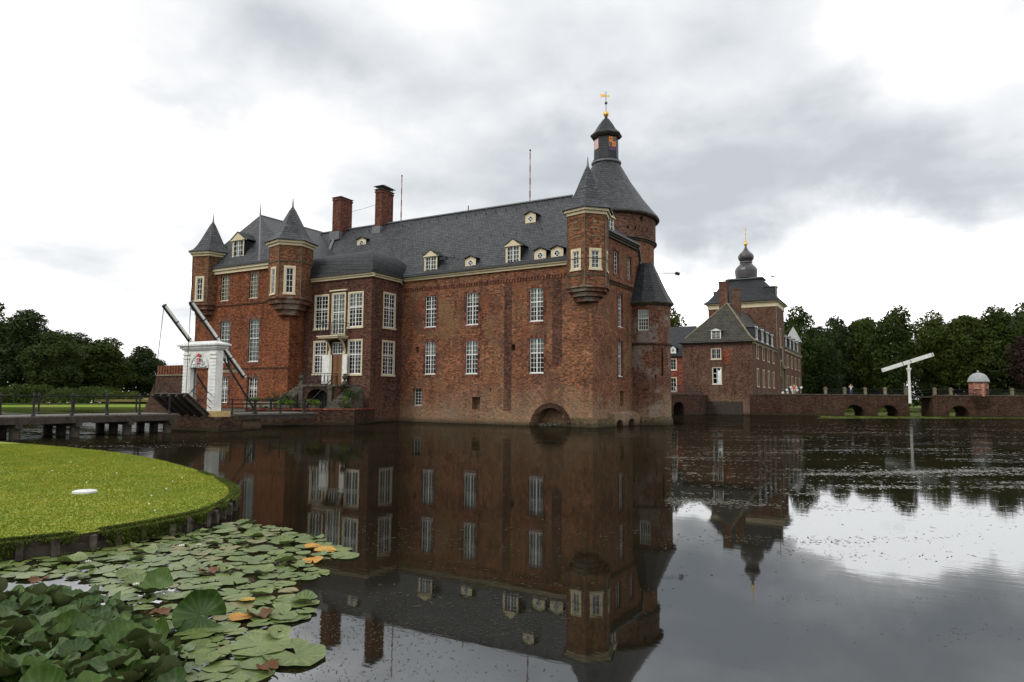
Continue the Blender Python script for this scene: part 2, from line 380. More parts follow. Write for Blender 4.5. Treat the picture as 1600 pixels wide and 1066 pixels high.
def back(mb, F, h, dp):
    mb.face(F.at(h[0], h[2], -dp), F.at(h[1], h[2], -dp), F.at(h[1], h[3], -dp), F.at(h[0], h[3], -dp))
def spandrels(mb, F, h, r=None, dp=.5, n=10):
    """turn the top of a rectangular hole into a round arch: fill the corners"""
    a, b, c, d = h[:4]; m = (a+b)/2; hw = (b-a)/2; r = r or hw; zs = d-r
    arc = [(m-hw*math.cos(math.pi*k/n), zs+r*math.sin(math.pi*k/n)) for k in range(n+1)]
    for k in range(n):
        p, q = arc[k], arc[k+1]
        mb.face(F.at(p[0], p[1]), F.at(q[0], q[1]), F.at(q[0], d), F.at(p[0], d))
        mb.face(F.at(p[0], p[1]), F.at(p[0], p[1], -dp), F.at(q[0], q[1], -dp), F.at(q[0], q[1]))
def window(par, F, h, cols=4, rows=8, ins=.1, mull=True, trans=.42, surround=None, sur=.14, curtain=None, sill=None, fm='white', name='window', bars=.036, label=None):
    a, b, c, d = h[:4]; mb = MB(); t = .065; o0, o1 = -ins-.07, -ins
    F.bx(mb, a, a+t, c, d, o0, o1); F.bx(mb, b-t, b, c, d, o0, o1)
    F.bx(mb, a+t, b-t, c, c+t*1.3, o0, o1+.01); F.bx(mb, a+t, b-t, d-t, d, o0, o1+.003)
    iu0, iu1, iz0, iz1 = a+t, b-t, c+t*1.3, d-t
    m = (a+b)/2; zt = iz1-(iz1-iz0)*trans if trans else None
    if mull: F.bx(mb, m-.048, m+.048, iz0, iz1, o0+.01, o1+.012)
    if zt: F.bx(mb, iu0, iu1, zt-.045, zt+.045, o0+.015, o1+.02)
    for k in range(1, cols):
        u = iu0+(iu1-iu0)*k/cols
        if mull and abs(u-m) < .06: continue
        F.bx(mb, u-bars/2, u+bars/2, iz0, iz1, o0+.02, o1-.006)
    for k in range(1, rows):
        z = iz0+(iz1-iz0)*k/rows
        if zt and abs(z-zt) < .08: continue
        F.bx(mb, iu0, iu1, z-bars/2, z+bars/2, o0+.022, o1-.009)
    w = mb.build(name, fm, par)
    if label: w['label'] = label
    g = MB(); z = o0+.03; g.face(F.at(iu0, iz0, z), F.at(iu1, iz0, z), F.at(iu1, iz1, z), F.at(iu0, iz1, z)); g.build('glass', 'glass', w)
    if curtain:
        g = MB(); lo, hi = curtain; zz0 = iz0+(iz1-iz0)*lo; zz1 = iz0+(iz1-iz0)*hi; n = 14
        for k in range(n):
            ua = iu0+(iu1-iu0)*k/n; ub = iu0+(iu1-iu0)*(k+1)/n; oa = -ins-.16+.025*(k % 2); ob = -ins-.16+.025*((k+1) % 2)
            g.face(F.at(ua, zz0, oa), F.at(ub, zz0, ob), F.at(ub, zz1, ob), F.at(ua, zz1, oa))
        g.build('curtain', 'curtain', w)
    if surround:
        g = MB(); s = sur; p = .035
        F.bx(g, a-s, a, c, d, -.05, p); F.bx(g, b, b+s, c, d, -.05, p); F.bx(g, a-s, b+s, d, d+s, -.05, p+.004)
        F.bx(g, a-s-.06, b+s+.06, c-.16, c, -ins, p+.07); g.build('surround', 'cream', w)
    if sill:
        g = MB(); F.bx(g, a-.01, b+.01, c-.07, c, -ins, .025); g.build('sill', fm if fm != 'cream' else 'cream', w)
    return w
def jamb(par, F, h, s=.26, p=.012, m='sur'):
    g = MB(); a, b, c, d = h[:4]
    F.bx(g, a-s, a, c-.05, d, -.03, p); F.bx(g, b, b+s, c-.05, d, -.03, p); F.bx(g, a-s-.03, b+s+.03, d, d+.3, -.03, p+.006); F.bx(g, a-s, b+s, c-.3, c-.05, -.03, p+.02)
    return g.build('brick_surround', m, par)
def cornice(par, F, z, u0=0.0, u1=None, h=.34, out=.34, m='cream', gut=True):
    u1 = F.L if u1 is None else u1; g = MB()
    F.bx(g, u0, u1, z-h, z-h*.45, 0, out*.6); F.bx(g, u0, u1, z-h*.45, z, 0, out)
    o = g.build('cornice', m, par)
    if gut: g = MB(); F.bx(g, u0, u1, z+.004, z+.2, .05, out+.16); g.build('gutter', 'gutter', par)
    return o
# ================================================================== the moated castle
castle = empty('castle', (-42, 56, 0), 'large red brick moated castle with slate roofs, corner turrets and round tower', 'castle')
EZ = 13.7                       # eaves of the main range
FM = Face((-41.74, 52.2), (-21.4, 51.4))
def mw(x0, x1, z0, z1):
    r = []
    for x in (x0, x1):
        k = x/51.5; y = (52.2-1.6416)/(1+.03933*k); r.append((k*y+41.74)*1.0008); s = y/51.5
    return (r[0], r[1], (z0-2.4)*s+2.4, (z1-2.4)*s+2.4)
FB = Face((-50.19, 47.8), (-41.74, 47.8)); FS = Face((-41.74, 47.8), (-41.74, 52.2))
FW_ = Face((-64.3, 46), (-50.26, 46)); FWS = Face((-50.26, 46), (-50.26, 59)); FWL = Face((-64.3, 60), (-64.3, 46))
FR = Face((-21.4, 51.4), (-20.79, 61.7))
up = [mw(-38.41, -37.14, 8.86, 11.79), mw(-33.82, -32.52, 8.87, 11.77), mw(-27.29, -26.0, 8.88, 11.75)]
lo = [mw(-38.37, -37.12, 4.46, 7.47), mw(-33.83, -32.53, 4.45, 7.42), mw(-27.29, -25.95, 4.44, 7.40)]
small = mw(-39.67, -38.57, 1.53, 3.14); hole = mw(-33.08, -32.21, 1.28, 2.37)+(.7,); slit = mw(-39.39, -39.1, 6.45, 7.05)+(.4,)
niche = mw(-29.08, -28.7, 6.41, 6.95)+(.4,); arch = mw(-26.79, -23.77, -0.4, 1.51)+(1.2,)
slit2 = mw(-31.2, -31.08, 2.9, 3.15)+(.3,)
mb = MB(); wall(mb, FM, -.5, EZ, up+lo+[small+(.5,), hole, slit, niche, arch, slit2], depth=.22)
for h in (hole, slit, niche, slit2): back(mb, FM, h, h[4])
back(mb, FM, arch, 1.2); spandrels(mb, FM, arch, None, 1.2, 14)
mb.build('wall', 'main', castle)
mb = MB(); wall(mb, Face((-24, 61), (-24, 65.5)), -.5, 13.7); wall(mb, Face((-24, 65.5), (-64, 65.5)), -.5, 13.7); mb.build('rear_wall', 'main', castle)
for k, h in enumerate(up): window(castle, FM, h, 4, 7, ins=.11, sill=True, curtain=(None, (.7, 1.0), (.45, 1.0))[k]); jamb(castle, FM, h)
for k, h in enumerate(lo): window(castle, FM, h, 4, 7, ins=.11, sill=True, curtain=((.58, 1.0), (.60, 1.0), (.58, 1.0))[k]); jamb(castle, FM, h)
window(castle, FM, small, 3, 5, ins=.32, mull=False, trans=None, name='small_window')
# arched water gate ring
mb = MB(); m = (arch[0]+arch[1])/2; hw = (arch[1]-arch[0])/2; zs = arch[3]-hw
for k in range(28):
    a, b = math.pi*k/28, math.pi*(k+.9)/28
    P = [(m-r*math.cos(t), zs+r*math.sin(t)) for r, t in ((hw, a), (hw, b), (hw+.42, b), (hw+.42, a))]
    mb.hexa([FM.at(p[0], p[1], -.1) for p in P], [FM.at(p[0], p[1], .05) for p in P])
mb.build('arch_ring', 'quay', castle)
mb = MB()
for k in range(70):
    u = arch[0]+.15+RNG.random()*(arch[1]-arch[0]-.3); r = .05+.11*RNG.random(); o = -.15-.8*RNG.random(); c = FM.at(u, -.02, o); zz = .04+.2*RNG.random()*(-o); q = Vector((RNG.random()-.5, RNG.random()-.5, RNG.random()-.5)).normalized()*r
    mb.bar(Vector(c)+Vector((0, 0, zz))-q, Vector(c)+Vector((0, 0, zz))+q, r*1.3, r)
mb.build('rubble', 'stonedk', castle)
# dentil frieze
mb = MB(); FM.bx(mb, 0, 17.9, 12.72, 12.84, -.02, .08)
for k in range(62): FM.bx(mb, .12+k*.287, .12+k*.287+.14, 12.46, 12.72, -.02, .09)
mb.build('dentil_frieze', 'sur', castle)
cornice(castle, FM, EZ+.12, 0.35, FM.L-1.9)
mb = MB(); FM.bx(mb, 11.8, 12.6, 1.2, 12.4, -.02, .014); mb.build('brick_strip', 'bay', castle)
mb = MB(); FM.bx(mb, 16.6, 17.5, 5.0, 12.4, -.02, .014); mb.build('brick_strip', 'bay', castle)
mb = MB(); FM.bx(mb, 17.6, 20.3, .7, 10.2, -.02, .02); mb.build('pilaster', 'corner', castle)
# mossy plinth at the corner, and the low footing with two culverts beyond it
mb = MB(); mb.prism([FM.at(18.6, 0, .45)[:2], (-20.85, 50.9), (-20.72, 54.4), (-21.3, 54.4), (-21.5, 51.5), FM.at(18.6, 0, -.1)[:2]], -.4, .68); mb.build('plinth', 'mossy', castle)
FQ = Face((-20.72, 54.4), (-20.15, 59.4)); q1 = (.35, 1.55, -.4, .55, .9); q2 = (2.6, 3.8, -.4, .6, .9)
mb = MB(); wall(mb, FQ, -.4, 1.0, [q1, q2])
for q in (q1, q2): back(mb, FQ, q, .9); spandrels(mb, FQ, q, .42, .6)
mb.face(FQ.at(0, 1, 0), FQ.at(5.03, 1, 0), FQ.at(5.03, 1.25, -.7), FQ.at(0, 1.25, -.7)); mb.face(FQ.at(0, -.4), FQ.at(0, 1), FQ.at(0, 1.25, -.7), FQ.at(0, -.4, -.7))
mb.build('footing', 'old', castle)
# rocks along the foot of the wall
mb = MB()
prv = 0.0
while prv < 16.3:
    w_ = .4+1.3*RNG.random(); FM.bx(mb, prv, min(prv+w_, arch[0]-.45) if prv < arch[0] else prv+w_, -.4, .10+.16*RNG.random(), -.1, .05+.16*RNG.random()); prv += w_
    if arch[0]-.5 < prv < arch[1]+.45: prv = arch[1]+.45
mb.build('footing_course', 'old', castle)

# right hand face
hT1 = (4.2, 5.15, 13.26, 15.26); hT2 = (7.1, 7.95, 13.17, 15.19); hM = (5.0, 5.95, 8.63, 11.49); hL = (4.95, 5.85, 4.28, 7.33)
hS = (5.3, 6.1, 1.71, 3.0, .6)
mb = MB(); wall(mb, FR, -.5, 16.5, [hT1, hT2, hM, hL, hS], u1=9.4, depth=.24); back(mb, FR, hS, .6)
prev = (9.4, 16.5)
for q in ((9.7, 16.1), (9.95, 15.3), (10.1, 14.6), (10.2, 13.4), (10.25, 12.0)):
    mb.face(FR.at(prev[0], -.5), FR.at(q[0], -.5), FR.at(q[0], q[1]), FR.at(prev[0], prev[1]))
    prev = q
mb.build('wall', 'main', castle)
pr = (8.2, 16.62); mb = MB()
for q in ((9.4, 16.55), (9.75, 16.05), (10.0, 15.2), (10.13, 14.4), (10.25, 12.6)):
    mb.bar(FR.at(pr[0], pr[1], .05), FR.at(q[0], q[1], .05), .3, .16); pr = q
mb.build('coping', 'gutter', castle)
for h in (hT1, hT2): window(castle, FR, h, 2, 5, ins=.16, mull=False, trans=None); jamb(castle, FR, h, .2)
window(castle, FR, hM, 3, 7, ins=.16, mull=False, sill=True); jamb(castle, FR, hM)
window(castle, FR, hL, 3, 7, ins=.16, mull=False, curtain=(.5, 1), sill=True); jamb(castle, FR, hL)
mb = MB(); FR.bx(mb, 1.6, 10.2, 12.2, 12.42, -.02, .09); FR.bx(mb, 1.6, 10.2, 12.42, 12.5, -.02, .16); mb.build('string_course', 'quay', castle)
cornice(castle, FR, 16.5, 1.2, 9.2, m='stonedk')
mb = MB(); mb.bar(FR.at(9.3, 6.3, .03), FR.at(9.9, 1.2, .12), .09); mb.build('mortar_seam', 'stone', castle)

# main roof, its hipped right end
mb = MB(); e0 = (-60, 52.1, 13.82); e1 = (-21.75, 51.0, 13.82); k0 = (-60, 53.0, 14.85); k1 = (-21.6, 52.0, 14.85); r0 = (-60, 58.5, 21.62); r1 = (-26.5, 58.5, 21.62)
E1 = (-21.3, 53.7, 16.62); E2 = (-20.72, 60.0, 16.62)
mb.face(e0, e1, k1, k0); mb.face(k0, k1, E1, r1, r0); mb.face(E1, E2, (-22.9, 60.0, 18.6), r1)
mb.face(r0, r1, (-26.5, 65.7, 13.7), (-60, 65.7, 13.7)); mb.face(r1, (-22.9, 60, 18.6), (-23.9, 65.7, 13.7), (-26.5, 65.7, 13.7)); 
mb.face((-22.9, 60, 18.6), E2, (-23.9, 65.7, 13.7))
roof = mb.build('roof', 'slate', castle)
mb = MB(); mb.bar((-60, 58.5, 21.66), (-26.4, 58.5, 21.66), .3, .12); mb.bar((-26.5, 58.5, 21.66), E1, .14, .1)
mb.bar((-56.1, 57.7, 20.95), (-53.4, 52.6, 15.1), .28, .1); mb.build('ridge_flashing', 'lead', roof)
mb = MB(); mb.tube([(-38.3, 58.5, 21.6), (-38.3, 58.5, 22.25)], .05); mb.build('ridge_spike', 'iron', roof)
hk = None
def roofy(z): return 52.2+(z-14.85)*(58.5-52.4)/(21.62-14.85)+.1
for zz, nx, xa, xb in ((20.9, 22, -54, -28), (17.6, 14, -46, -27), (16.4, 3, -41, -38)):
    for k in range(nx):
        x = xa+(xb-xa)*(k+.5)/nx; yy = 53.0-(x+60)*.026+(zz-14.85)*(58.5-(53.0-(x+60)*.026))/(6.77)
        if hk is None:
            g = MB(); g.tube([(x, yy, zz-.03), (x, yy-.18, zz+.02), (x, yy-.2, zz+.14)], .035, 5); hk = g.build('roof_hook', 'iron', roof); h0 = (x, yy, zz)
        else:
            c = hk.copy(); COL.objects.link(c); c.location = hk.location+Vector((x-h0[0], yy-h0[1], zz-h0[2]))

def dormer(par, c, r, o, w, hw, ha, deep, kind='rect', cols=4, rows=4, over=.12, wm='cream'):
    """c: bottom centre of the front; r, o: right and outward unit vectors; hw: height to the eaves; ha: height of apex"""
    c = Vector(c); r = Vector(r); o = Vector(o); z = Vector((0, 0, 1))
    L = lambda a, b, h: tuple(c+r*a+o*b+z*h)
    g = MB()
    def bx(g, a0, a1, h0, h1, b0, b1): g.hexa([L(a0, b0, h0), L(a1, b0, h0), L(a1, b1, h0), L(a0, b1, h0)], [L(a0, b0, h1), L(a1, b0, h1), L(a1, b1, h1), L(a0, b1, h1)])
    H = w/2
    if kind == 'rect':
        bx(g, -H, -H+.13, 0, hw, -.12, 0); bx(g, H-.13, H, 0, hw, -.12, 0); bx(g, -H-.06, H+.06, -.1, .06, -.12, .06)
        bx(g, -H-over, H+over, hw, hw+.1, -.12, .14)
        for s in (-1, 1): g.hexa([L(s*(H+over), -.1, hw+.1), L(s*(H+over), .1, hw+.1), L(0, .1, hw+.1), L(0, -.1, hw+.1)], [L(s*(H+over), -.1, hw+.11), L(s*(H+over), .1, hw+.11), L(0, .1, ha-.04), L(0, -.1, ha-.04)])
    else:                               # small gabled front with a round light
        n = 20; rr = H*.50; cz = hw*.58; ring = [(rr*math.cos(2*math.pi*k/n), cz+rr*math.sin(2*math.pi*k/n)) for k in range(n)]
        outl = [(H, 0), (H, hw), (0, ha-.05), (-H, hw), (-H, 0)]
        def edge(t):                    # ray from the light's centre to the outline
            dx, dz = math.cos(t), math.sin(t); best = 9
            for (x0, z0), (x1, z1) in zip(outl, outl[1:]+outl[:1]):
                ex, ez = x1-x0, z1-z0; den = dx*ez-dz*ex
                if abs(den) < 1e-9: continue
                tt = ((x0-0)*ez-(z0-cz)*ex)/den; ss = ((x0-0)*dz-(z0-cz)*dx)/den
                if tt > 0 and -1e-6 <= ss <= 1+1e-6: best = min(best, tt)
            return (dx*best, cz+dz*best)
        ang = sorted([2*math.pi*k/n for k in range(n)]+[math.atan2(q[1]-cz, q[0]) % (2*math.pi) for q in outl])
        for a, b in zip(ang, ang[1:]+[ang[0]+2*math.pi]):
            p, q = edge(a), edge(b); i0 = (rr*math.cos(a), cz+rr*math.sin(a)); i1 = (rr*math.cos(b), cz+rr*math.sin(b))
            g.face(L(i0[0], 0, i0[1]), L(p[0], 0, p[1]), L(q[0], 0, q[1]), L(i1[0], 0, i1[1]))
            g.face(L(i0[0], 0, i0[1]), L(i1[0], 0, i1[1]), L(i1[0], -.12, i1[1]), L(i0[0], -.12, i0[1]))
        bx(g, -H-.05, H+.05, -.08, .02, -.1, .06)
    d = g.build('dormer', wm, par)
    g = MB()
    for s in (-1, 1):
        g.face(L(s*H, -.01, -.3), L(s*H, -.01, hw), L(s*H, -deep, hw), L(s*H, -deep, -.3))
        a = L(s*(H+over+.04), .17, hw+.08); b = L(0, .17, ha+.02); e = L(0, -deep, ha+.02); f = L(s*(H+over+.04), -deep, hw+.08)
        g.face(a, b, e, f)
        g.hexa([a, b, tuple(Vector(b)-z*.07), tuple(Vector(a)-z*.07)], [tuple(Vector(q)-o*.05) for q in (a, b, tuple(Vector(b)-z*.07), tuple(Vector(a)-z*.07))])
    g.build('dormer_roof', 'slatedk', d)
    if kind == 'rect':
        F = Face(L(-H+.13, -.02, 0), L(H-.13, -.02, 0)); F.n = o; F.d = r
        z0 = c.z+.06; g = MB(); h = (0, w-.26, z0, c.z+hw)
        window(d, F, h, cols, rows, ins=.02, trans=None, name='dormer_window', curtain=(0, 1)) if False else None
        t = .05; F.bx(g, 0, t, z0, h[3], -.08, -.01); F.bx(g, h[1]-t, h[1], z0, h[3], -.08, -.01); F.bx(g, t, h[1]-t, z0, z0+t, -.08, -.012); F.bx(g, t, h[1]-t, h[3]-t, h[3], -.08, -.012)
        if cols > 1: F.bx(g, h[1]/2-.045, h[1]/2+.045, z0+t, h[3]-t, -.075, .0)
        for k in range(1, cols):
            u = h[1]*k/cols
            if abs(u-h[1]/2) > .05: F.bx(g, u-.018, u+.018, z0+t, h[3]-t, -.065, -.02)
        for k in range(1, rows): zz = z0+(h[3]-z0)*k/rows; F.bx(g, t, h[1]-t, zz-.018, zz+.018, -.063, -.022)
        g.build('dormer_window', 'white', d)
        g = MB(); g.face(F.at(t, z0, -.06), F.at(h[1]-t, z0, -.06), F.at(h[1]-t, h[3], -.06), F.at(t, h[3], -.06)); g.build('glass', 'glass', d)
        g = MB(); g.face(F.at(0, z0, -.3), F.at(h[1], z0, -.3), F.at(h[1], h[3], -.3), F.at(0, h[3], -.3)); g.build('curtain', 'curtain', d)
    else:
        g = MB(); rr = w/2*.50
        for k in range(24):
            a, b = 2*math.pi*k/24, 2*math.pi*(k+1)/24
            P = [(q*math.cos(t), cz+q*math.sin(t)) for q, t in ((rr*.84, a), (rr*.84, b), (rr*1.02, b), (rr*1.02, a))]
            g.hexa([L(p[0], -.08, p[1]) for p in P], [L(p[0], .02, p[1]) for p in P])
        for s in (-1, 1): g.bar(L(-rr*.65, -.04, cz-s*rr*.65), L(rr*.65, -.04, cz+s*rr*.65), .05, .05, tuple(o))
        g.build('round_window', 'white', d)
        g = MB(); g.face(*[L(rr*.98*math.cos(2*math.pi*k/20), -.08, cz+rr*.98*math.sin(2*math.pi*k/20)) for k in range(20)]); g.build('glass', 'glass', d)
    return d
def onr(x, y):      # front eaves are not quite square: shift the survey point to the real slope
    y2 = y+.0393*(-x-21.4)*(1-(y-51.2)/7.3); return x*y2/y, y2
RX, OY = (1, 0, 0), (0, -1, 0)
for (x0, x1, y, z0, za, kind) in ((-38.47, -37.04, 51.35, 14.05, 16.2, 'rect'), (-29.59, -28.19, 51.33, 14.05, 16.18, 'rect'), (-33.88, -32.81, 51.4, 14.08, 15.3, 'round'),
        (-26.75, -25.71, 51.35, 14.0, 15.25, 'round'), (-25.18, -24.11, 51.4, 14.06, 15.25, 'round'), (-29.95, -28.92, 55.6, 18.55, 19.85, 'round'), (-50.78, -49.6, 55.6, 18.55, 19.78, 'round')):
    xc, yc = onr((x0+x1)/2, y)
    if kind == 'rect': dormer(castle, (xc, yc, z0), RX, OY, (x1-x0)*1.06, (za-z0)*.74, (za-z0)*1.06, 3.2, 'rect')
    else: dormer(castle, (xc, yc, z0), RX, OY, (x1-x0)*1.08, (za-z0)*.72, za-z0, 2.2, 'round')
rr_ = Vector((FR.d.x, FR.d.y, 0)); dc = FR.at(4.1, 16.62, -.25)
dormer(castle, dc, tuple(rr_), tuple(FR.n), 1.35, 1.55, 2.25, 3.0, 'rect', 2, 4)
mb = MB(); a = Vector((-35.5, 52.75, 15.2)); mb.tube([a, a+Vector((-.1, -.7, .1))], .03, 6); mb.tube([a+Vector((-.1, -.7, .1)), a+Vector((-.9, -.7, .15))], .04, 6)
mb.box(-37.2, -36.4, 51.95, 52.15, 15.2, 15.5); mb.tube([a+Vector((-.1, -.7, .1)), a+Vector((0, -.6, .8))], .02, 5); mb.build('floodlight', 'iron', castle)

# chimneys
for (x0, x1, y0, y1, z0, z1, hood) in ((-56.24, -55.0, 57.3, 59.2, 20.0, 25.2, 0), (-50.13, -49.2, 57.6, 59.6, 20.0, 25.35, 1)):
    mb = MB(); mb.box(x0, x1, y0, y1, z0, z1); mb.box(x0-.06, x1+.06, y0-.06, y1+.06, z1-.3, z1-.12); c = mb.build('chimney', 'chim', roof)
    mb = MB(); mb.box(x0-.09, x1+.09, y0-.09, y1+.09, z1, z1+.09)
    if hood:
        for x in (x0+.1, x1-.1):
            for y in (y0+.1, y1-.1): mb.bar((x, y, z1+.09), (x, y, z1+.42), .06)
        mb.hexa([(x0-.2, y0-.2, z1+.42), (x1+.2, y0-.2, z1+.42), (x1+.2, y1+.2, z1+.42), (x0-.2, y1+.2, z1+.42)], [(x0+.3, y0+.7, z1+.75), (x1-.3, y0+.7, z1+.75), (x1-.3, y1-.7, z1+.75), (x0+.3, y1-.7, z1+.75)])
    mb.build('chimney_cap', 'iron', roof)
    mb = MB(); mb.box(x0-.12, x1+.12, y0-.3, y0+.3, z0+.2, z0+1.15); mb.build('flashing', 'lead', roof)
mb = MB(); mb.tube([(-55.0, 58.3, 23.6), (-52.6, 58.4, 23.75), (-50.13, 58.5, 24.1)], .018, 4); mb.build('stay_wire', 'iron', roof)

# ---------------- the bay pavilion
bu = [(1.43, 3.05, 8.8, 11.95), (5.75, 7.35, 8.8, 11.95)]; bd = (3.68, 5.18, 8.15, 12.0)
bl = [(1.45, 2.95, 4.5, 7.5), (5.85, 7.35, 4.42, 7.5)]; door = (3.75, 5.1, 3.45, 7.42)
sU = (1.75, 3.3, 8.85, 12.05); sL = (1.72, 3.3, 4.4, 7.5)
mb = MB(); wall(mb, FB, -.4, EZ, bu+bl+[bd, door], depth=.2)
wall(mb, FS, -.4, EZ, [sU, sL, (2.2, 2.5, 2.1, 2.4, .3)], depth=.2); back(mb, FS, (2.2, 2.5, 2.1, 2.4), .3); wall(mb, Face((-50.19, 53), (-50.19, 47.8)), -.4, EZ)
mb.build('bay_wall', 'bay', castle)
for h in bu: window(castle, FB, h, 4, 8, ins=.02, surround=True, curtain=(.6, 1) if h[0] > 4 else None)
for h in bl: window(castle, FB, h, 4, 8, ins=.02, surround=True)
window(castle, FB, bd, 4, 8, ins=.02, surround=True, trans=.45, curtain=(0, 1), name='balcony_window')
window(castle, FS, sU, 4, 8, ins=.02, surround=True); window(castle, FS, sL, 4, 8, ins=.02, surround=True)
mb = MB(); FB.bx(mb, 3.35, 5.5, 12.28, 12.4, 0, .18); mb.build('lintel_hood', 'cream', castle)
# entrance: fanlight, door, cream arch carrying the balcony, white shutters
window(castle, FB, (3.75, 5.1, 6.3, 7.42), 4, 3, ins=.04, trans=None, mull=True, name='fanlight')
mb = MB(); FB.bx(mb, 3.75, 5.1, 3.45, 6.3, -.14, -.08); dr = mb.build('door', 'oak', castle)
mb = MB()
for k in range(2):
    u = 3.82+k*.64
    for a, b in ((3.6, 4.3), (4.4, 5.2), (5.3, 6.15)): FB.bx(mb, u+.06, u+.50, a, b, -.08, -.05)
FB.bx(mb, 4.40, 4.45, 3.45, 6.3, -.08, -.04); mb.build('door_panel', 'oak', dr)
mb = MB(); mb.sphere(FB.at(4.5, 4.6, -.02), .05, 6); mb.build('handle', 'gold', dr)
for (u0, u1, ang) in ((3.75, 2.85, -1), (5.1, 6.0, 1)):
    mb = MB(); a = FB.at(u0, 0, .02); b = FB.at(u1, 0, .35)
    Fh = Face((min(a, b)[0], min(a, b)[1]), (max(a, b)[0], max(a, b)[1])); Fh.bx(mb, 0, Fh.L, 3.5, 6.25, 0, .05)
    for z0, z1 in ((3.65, 4.7), (4.85, 6.1)): Fh.bx(mb, .1, Fh.L-.1, z0, z1, .05, .065)
    mb.build('shutter', 'white', castle)
mb = MB(); n = 12                                           # arch brackets under the balcony
for s, ue in ((-1, 3.5), (1, 5.35)):
    for k in range(n):
        t0, t1 = math.pi/2*k/n, math.pi/2*(k+1)/n
        P = [(0.05+1.15*(1-math.cos(t)), 6.55+1.15*math.sin(t)) for t in (t0, t1)]
        mb.hexa([FB.at(ue-.09, P[0][1], P[0][0]), FB.at(ue+.09, P[0][1], P[0][0]), FB.at(ue+.09, P[1][1], P[1][0]), FB.at(ue-.09, P[1][1], P[1][0])],
                [FB.at(ue-.09, P[0][1]+.06, max(0, P[0][0]-.25)), FB.at(ue+.09, P[0][1]+.06, max(0, P[0][0]-.25)), FB.at(ue+.09, 7.75, max(0, P[1][0]-.25)), FB.at(ue-.09, 7.75, max(0, P[1][0]-.25))])
    FB.bx(mb, ue-.14, ue+.14, 3.45, 6.6, 0, .16)
mb.build('door_surround', 'cream', castle)
mb = MB(); FB.bx(mb, 3.2, 5.65, 7.72, 7.86, 0, 1.35); FB.bx(mb, 3.1, 5.75, 7.86, 7.95, 0, 1.45); bal = mb.build('balcony', 'cream', castle)
mb = MB()
def rail_run(mb, F, u0, u1, z0, z1, o0, o1, n, r=.02):
    A = Vector(F.at(u0, z0, o0)); B = Vector(F.at(u1, z0, o1)); zz = Vector((0, 0, z1-z0))
    mb.bar(A+zz, B+zz, .05); mb.bar(A+Vector((0, 0, .06)), B+Vector((0, 0, .06)), .04)
    for k in range(n+1):
        p = A.lerp(B, k/n); mb.tube([p, p+zz], r, 5)
        if k < n:
            q = A.lerp(B, (k+.5)/n); e = (B-A).normalized()*((B-A).length/n*.42); h = (z1-z0)
            pts = [q+Vector((0, 0, h*(.5+.34*math.sin(t))))+e*math.cos(t) for t in [2*math.pi*j/10 for j in range(11)]]; mb.tube(pts, r*.75, 4)
rail_run(mb, FB, 3.15, 5.7, 7.95, 9.15, 1.4, 1.4, 7); rail_run(mb, FB, 3.15, 3.15, 7.95, 9.15, 0, 1.4, 4); rail_run(mb, FB, 5.7, 5.7, 7.95, 9.15, 0, 1.4, 4)
mb.build('railing', 'iron', bal)
cornice(castle, FB, EZ, -.34, FB.L+.34); cornice(castle, FS, EZ, -.1, FS.L-.3)
# convex mansard over the bay
mb = MB(); mb.smooth = False; x0, x1, y0 = -50.5, -41.4, 47.45; A, H = 1.85, 2.3; n = 12; y1 = 53.2; pr = None
for k in range(n+1):
    t = math.pi/2*k/n; i = A*(1-math.cos(t)); z = 13.86+H*math.sin(t); cur = [(x0+i, y0+i, z), (x1-i, y0+i, z), (x1-i, y1-i, z), (x0+i, y1-i, z)]
    if pr:
        for a in range(4): mb.face(pr[a], pr[(a+1) % 4], cur[(a+1) % 4], cur[a])
    pr = cur
mb.face(*pr)
mb.build('bay_roof', 'slatedk', castle)
mb = MB(); mb.tube([(-41.9, 52.0, 13.5), (-41.35, 51.6, 13.25), (-41.2, 51.5, 13.1)], .07, 6); mb.build('downpipe', 'lead', castle)

# ---------------- left wing with two corner turrets
U = lambda x: x+64.3
wT = [(U(-60.45), U(-59.15), 12.02, 14.6), (U(-56.1), U(-54.85), 12.02, 14.6)]; wM = [(U(-60.2), U(-58.75), 5.7, 9.9), (U(-55.9), U(-54.45), 5.7, 9.9)]; wG = [(U(-60.1), U(-58.75), 1.6, 4.2), (U(-55.85), U(-54.4), 1.65, 4.15)]
mb = MB(); wall(mb, FW_, -.4, 15.2, wT+wM+wG, depth=.3); wall(mb, FWS, -.4, 15.2); wall(mb, FWL, -.4, 15.2); mb.build('wing_wall', 'wing', castle)
for h in wT: window(castle, FW_, h, 3, 6, ins=.12, mull=False, trans=None, curtain=(0, 1), sill=True, fm='cream'); jamb(castle, FW_, h)
for h in wM: window(castle, FW_, h, 3, 9, ins=.12, mull=False, curtain=(0, 1), trans=.45, sill=True, fm='whiteold'); jamb(castle, FW_, h, .3)
for h in wG: window(castle, FW_, h, 4, 6, ins=.22, curtain=None); jamb(castle, FW_, h)
mb = MB(); FW_.bx(mb, 1.0, 12.2, 11.42, 11.55, -.02, .08); FW_.bx(mb, 0, 14.04, 4.95, 5.1, -.02, .05); mb.build('string_course', 'quay', castle)
cornice(castle, FW_, 15.35, .6, 12.3, h=.55, out=.4)
mb = MB(); wp = (-57, 50.0, 21.9); pk = (-59.7, 50.0, 21.9)
eL = (-64.7, 45.55, 15.42); eF = (-54.3, 45.55, 15.42); eK = (-50.1, 45.9, 15.42); eB = (-49.9, 60, 15.42); rB = (-59.7, 60, 22.0); eLB = (-64.7, 60, 15.42)
mb.face(eL, eF, pk); mb.face(pk, eF, eK); mb.face(pk, eK, eB, rB); mb.face(eL, pk, rB, eLB); wr = mb.build('wing_roof', 'slate', castle)
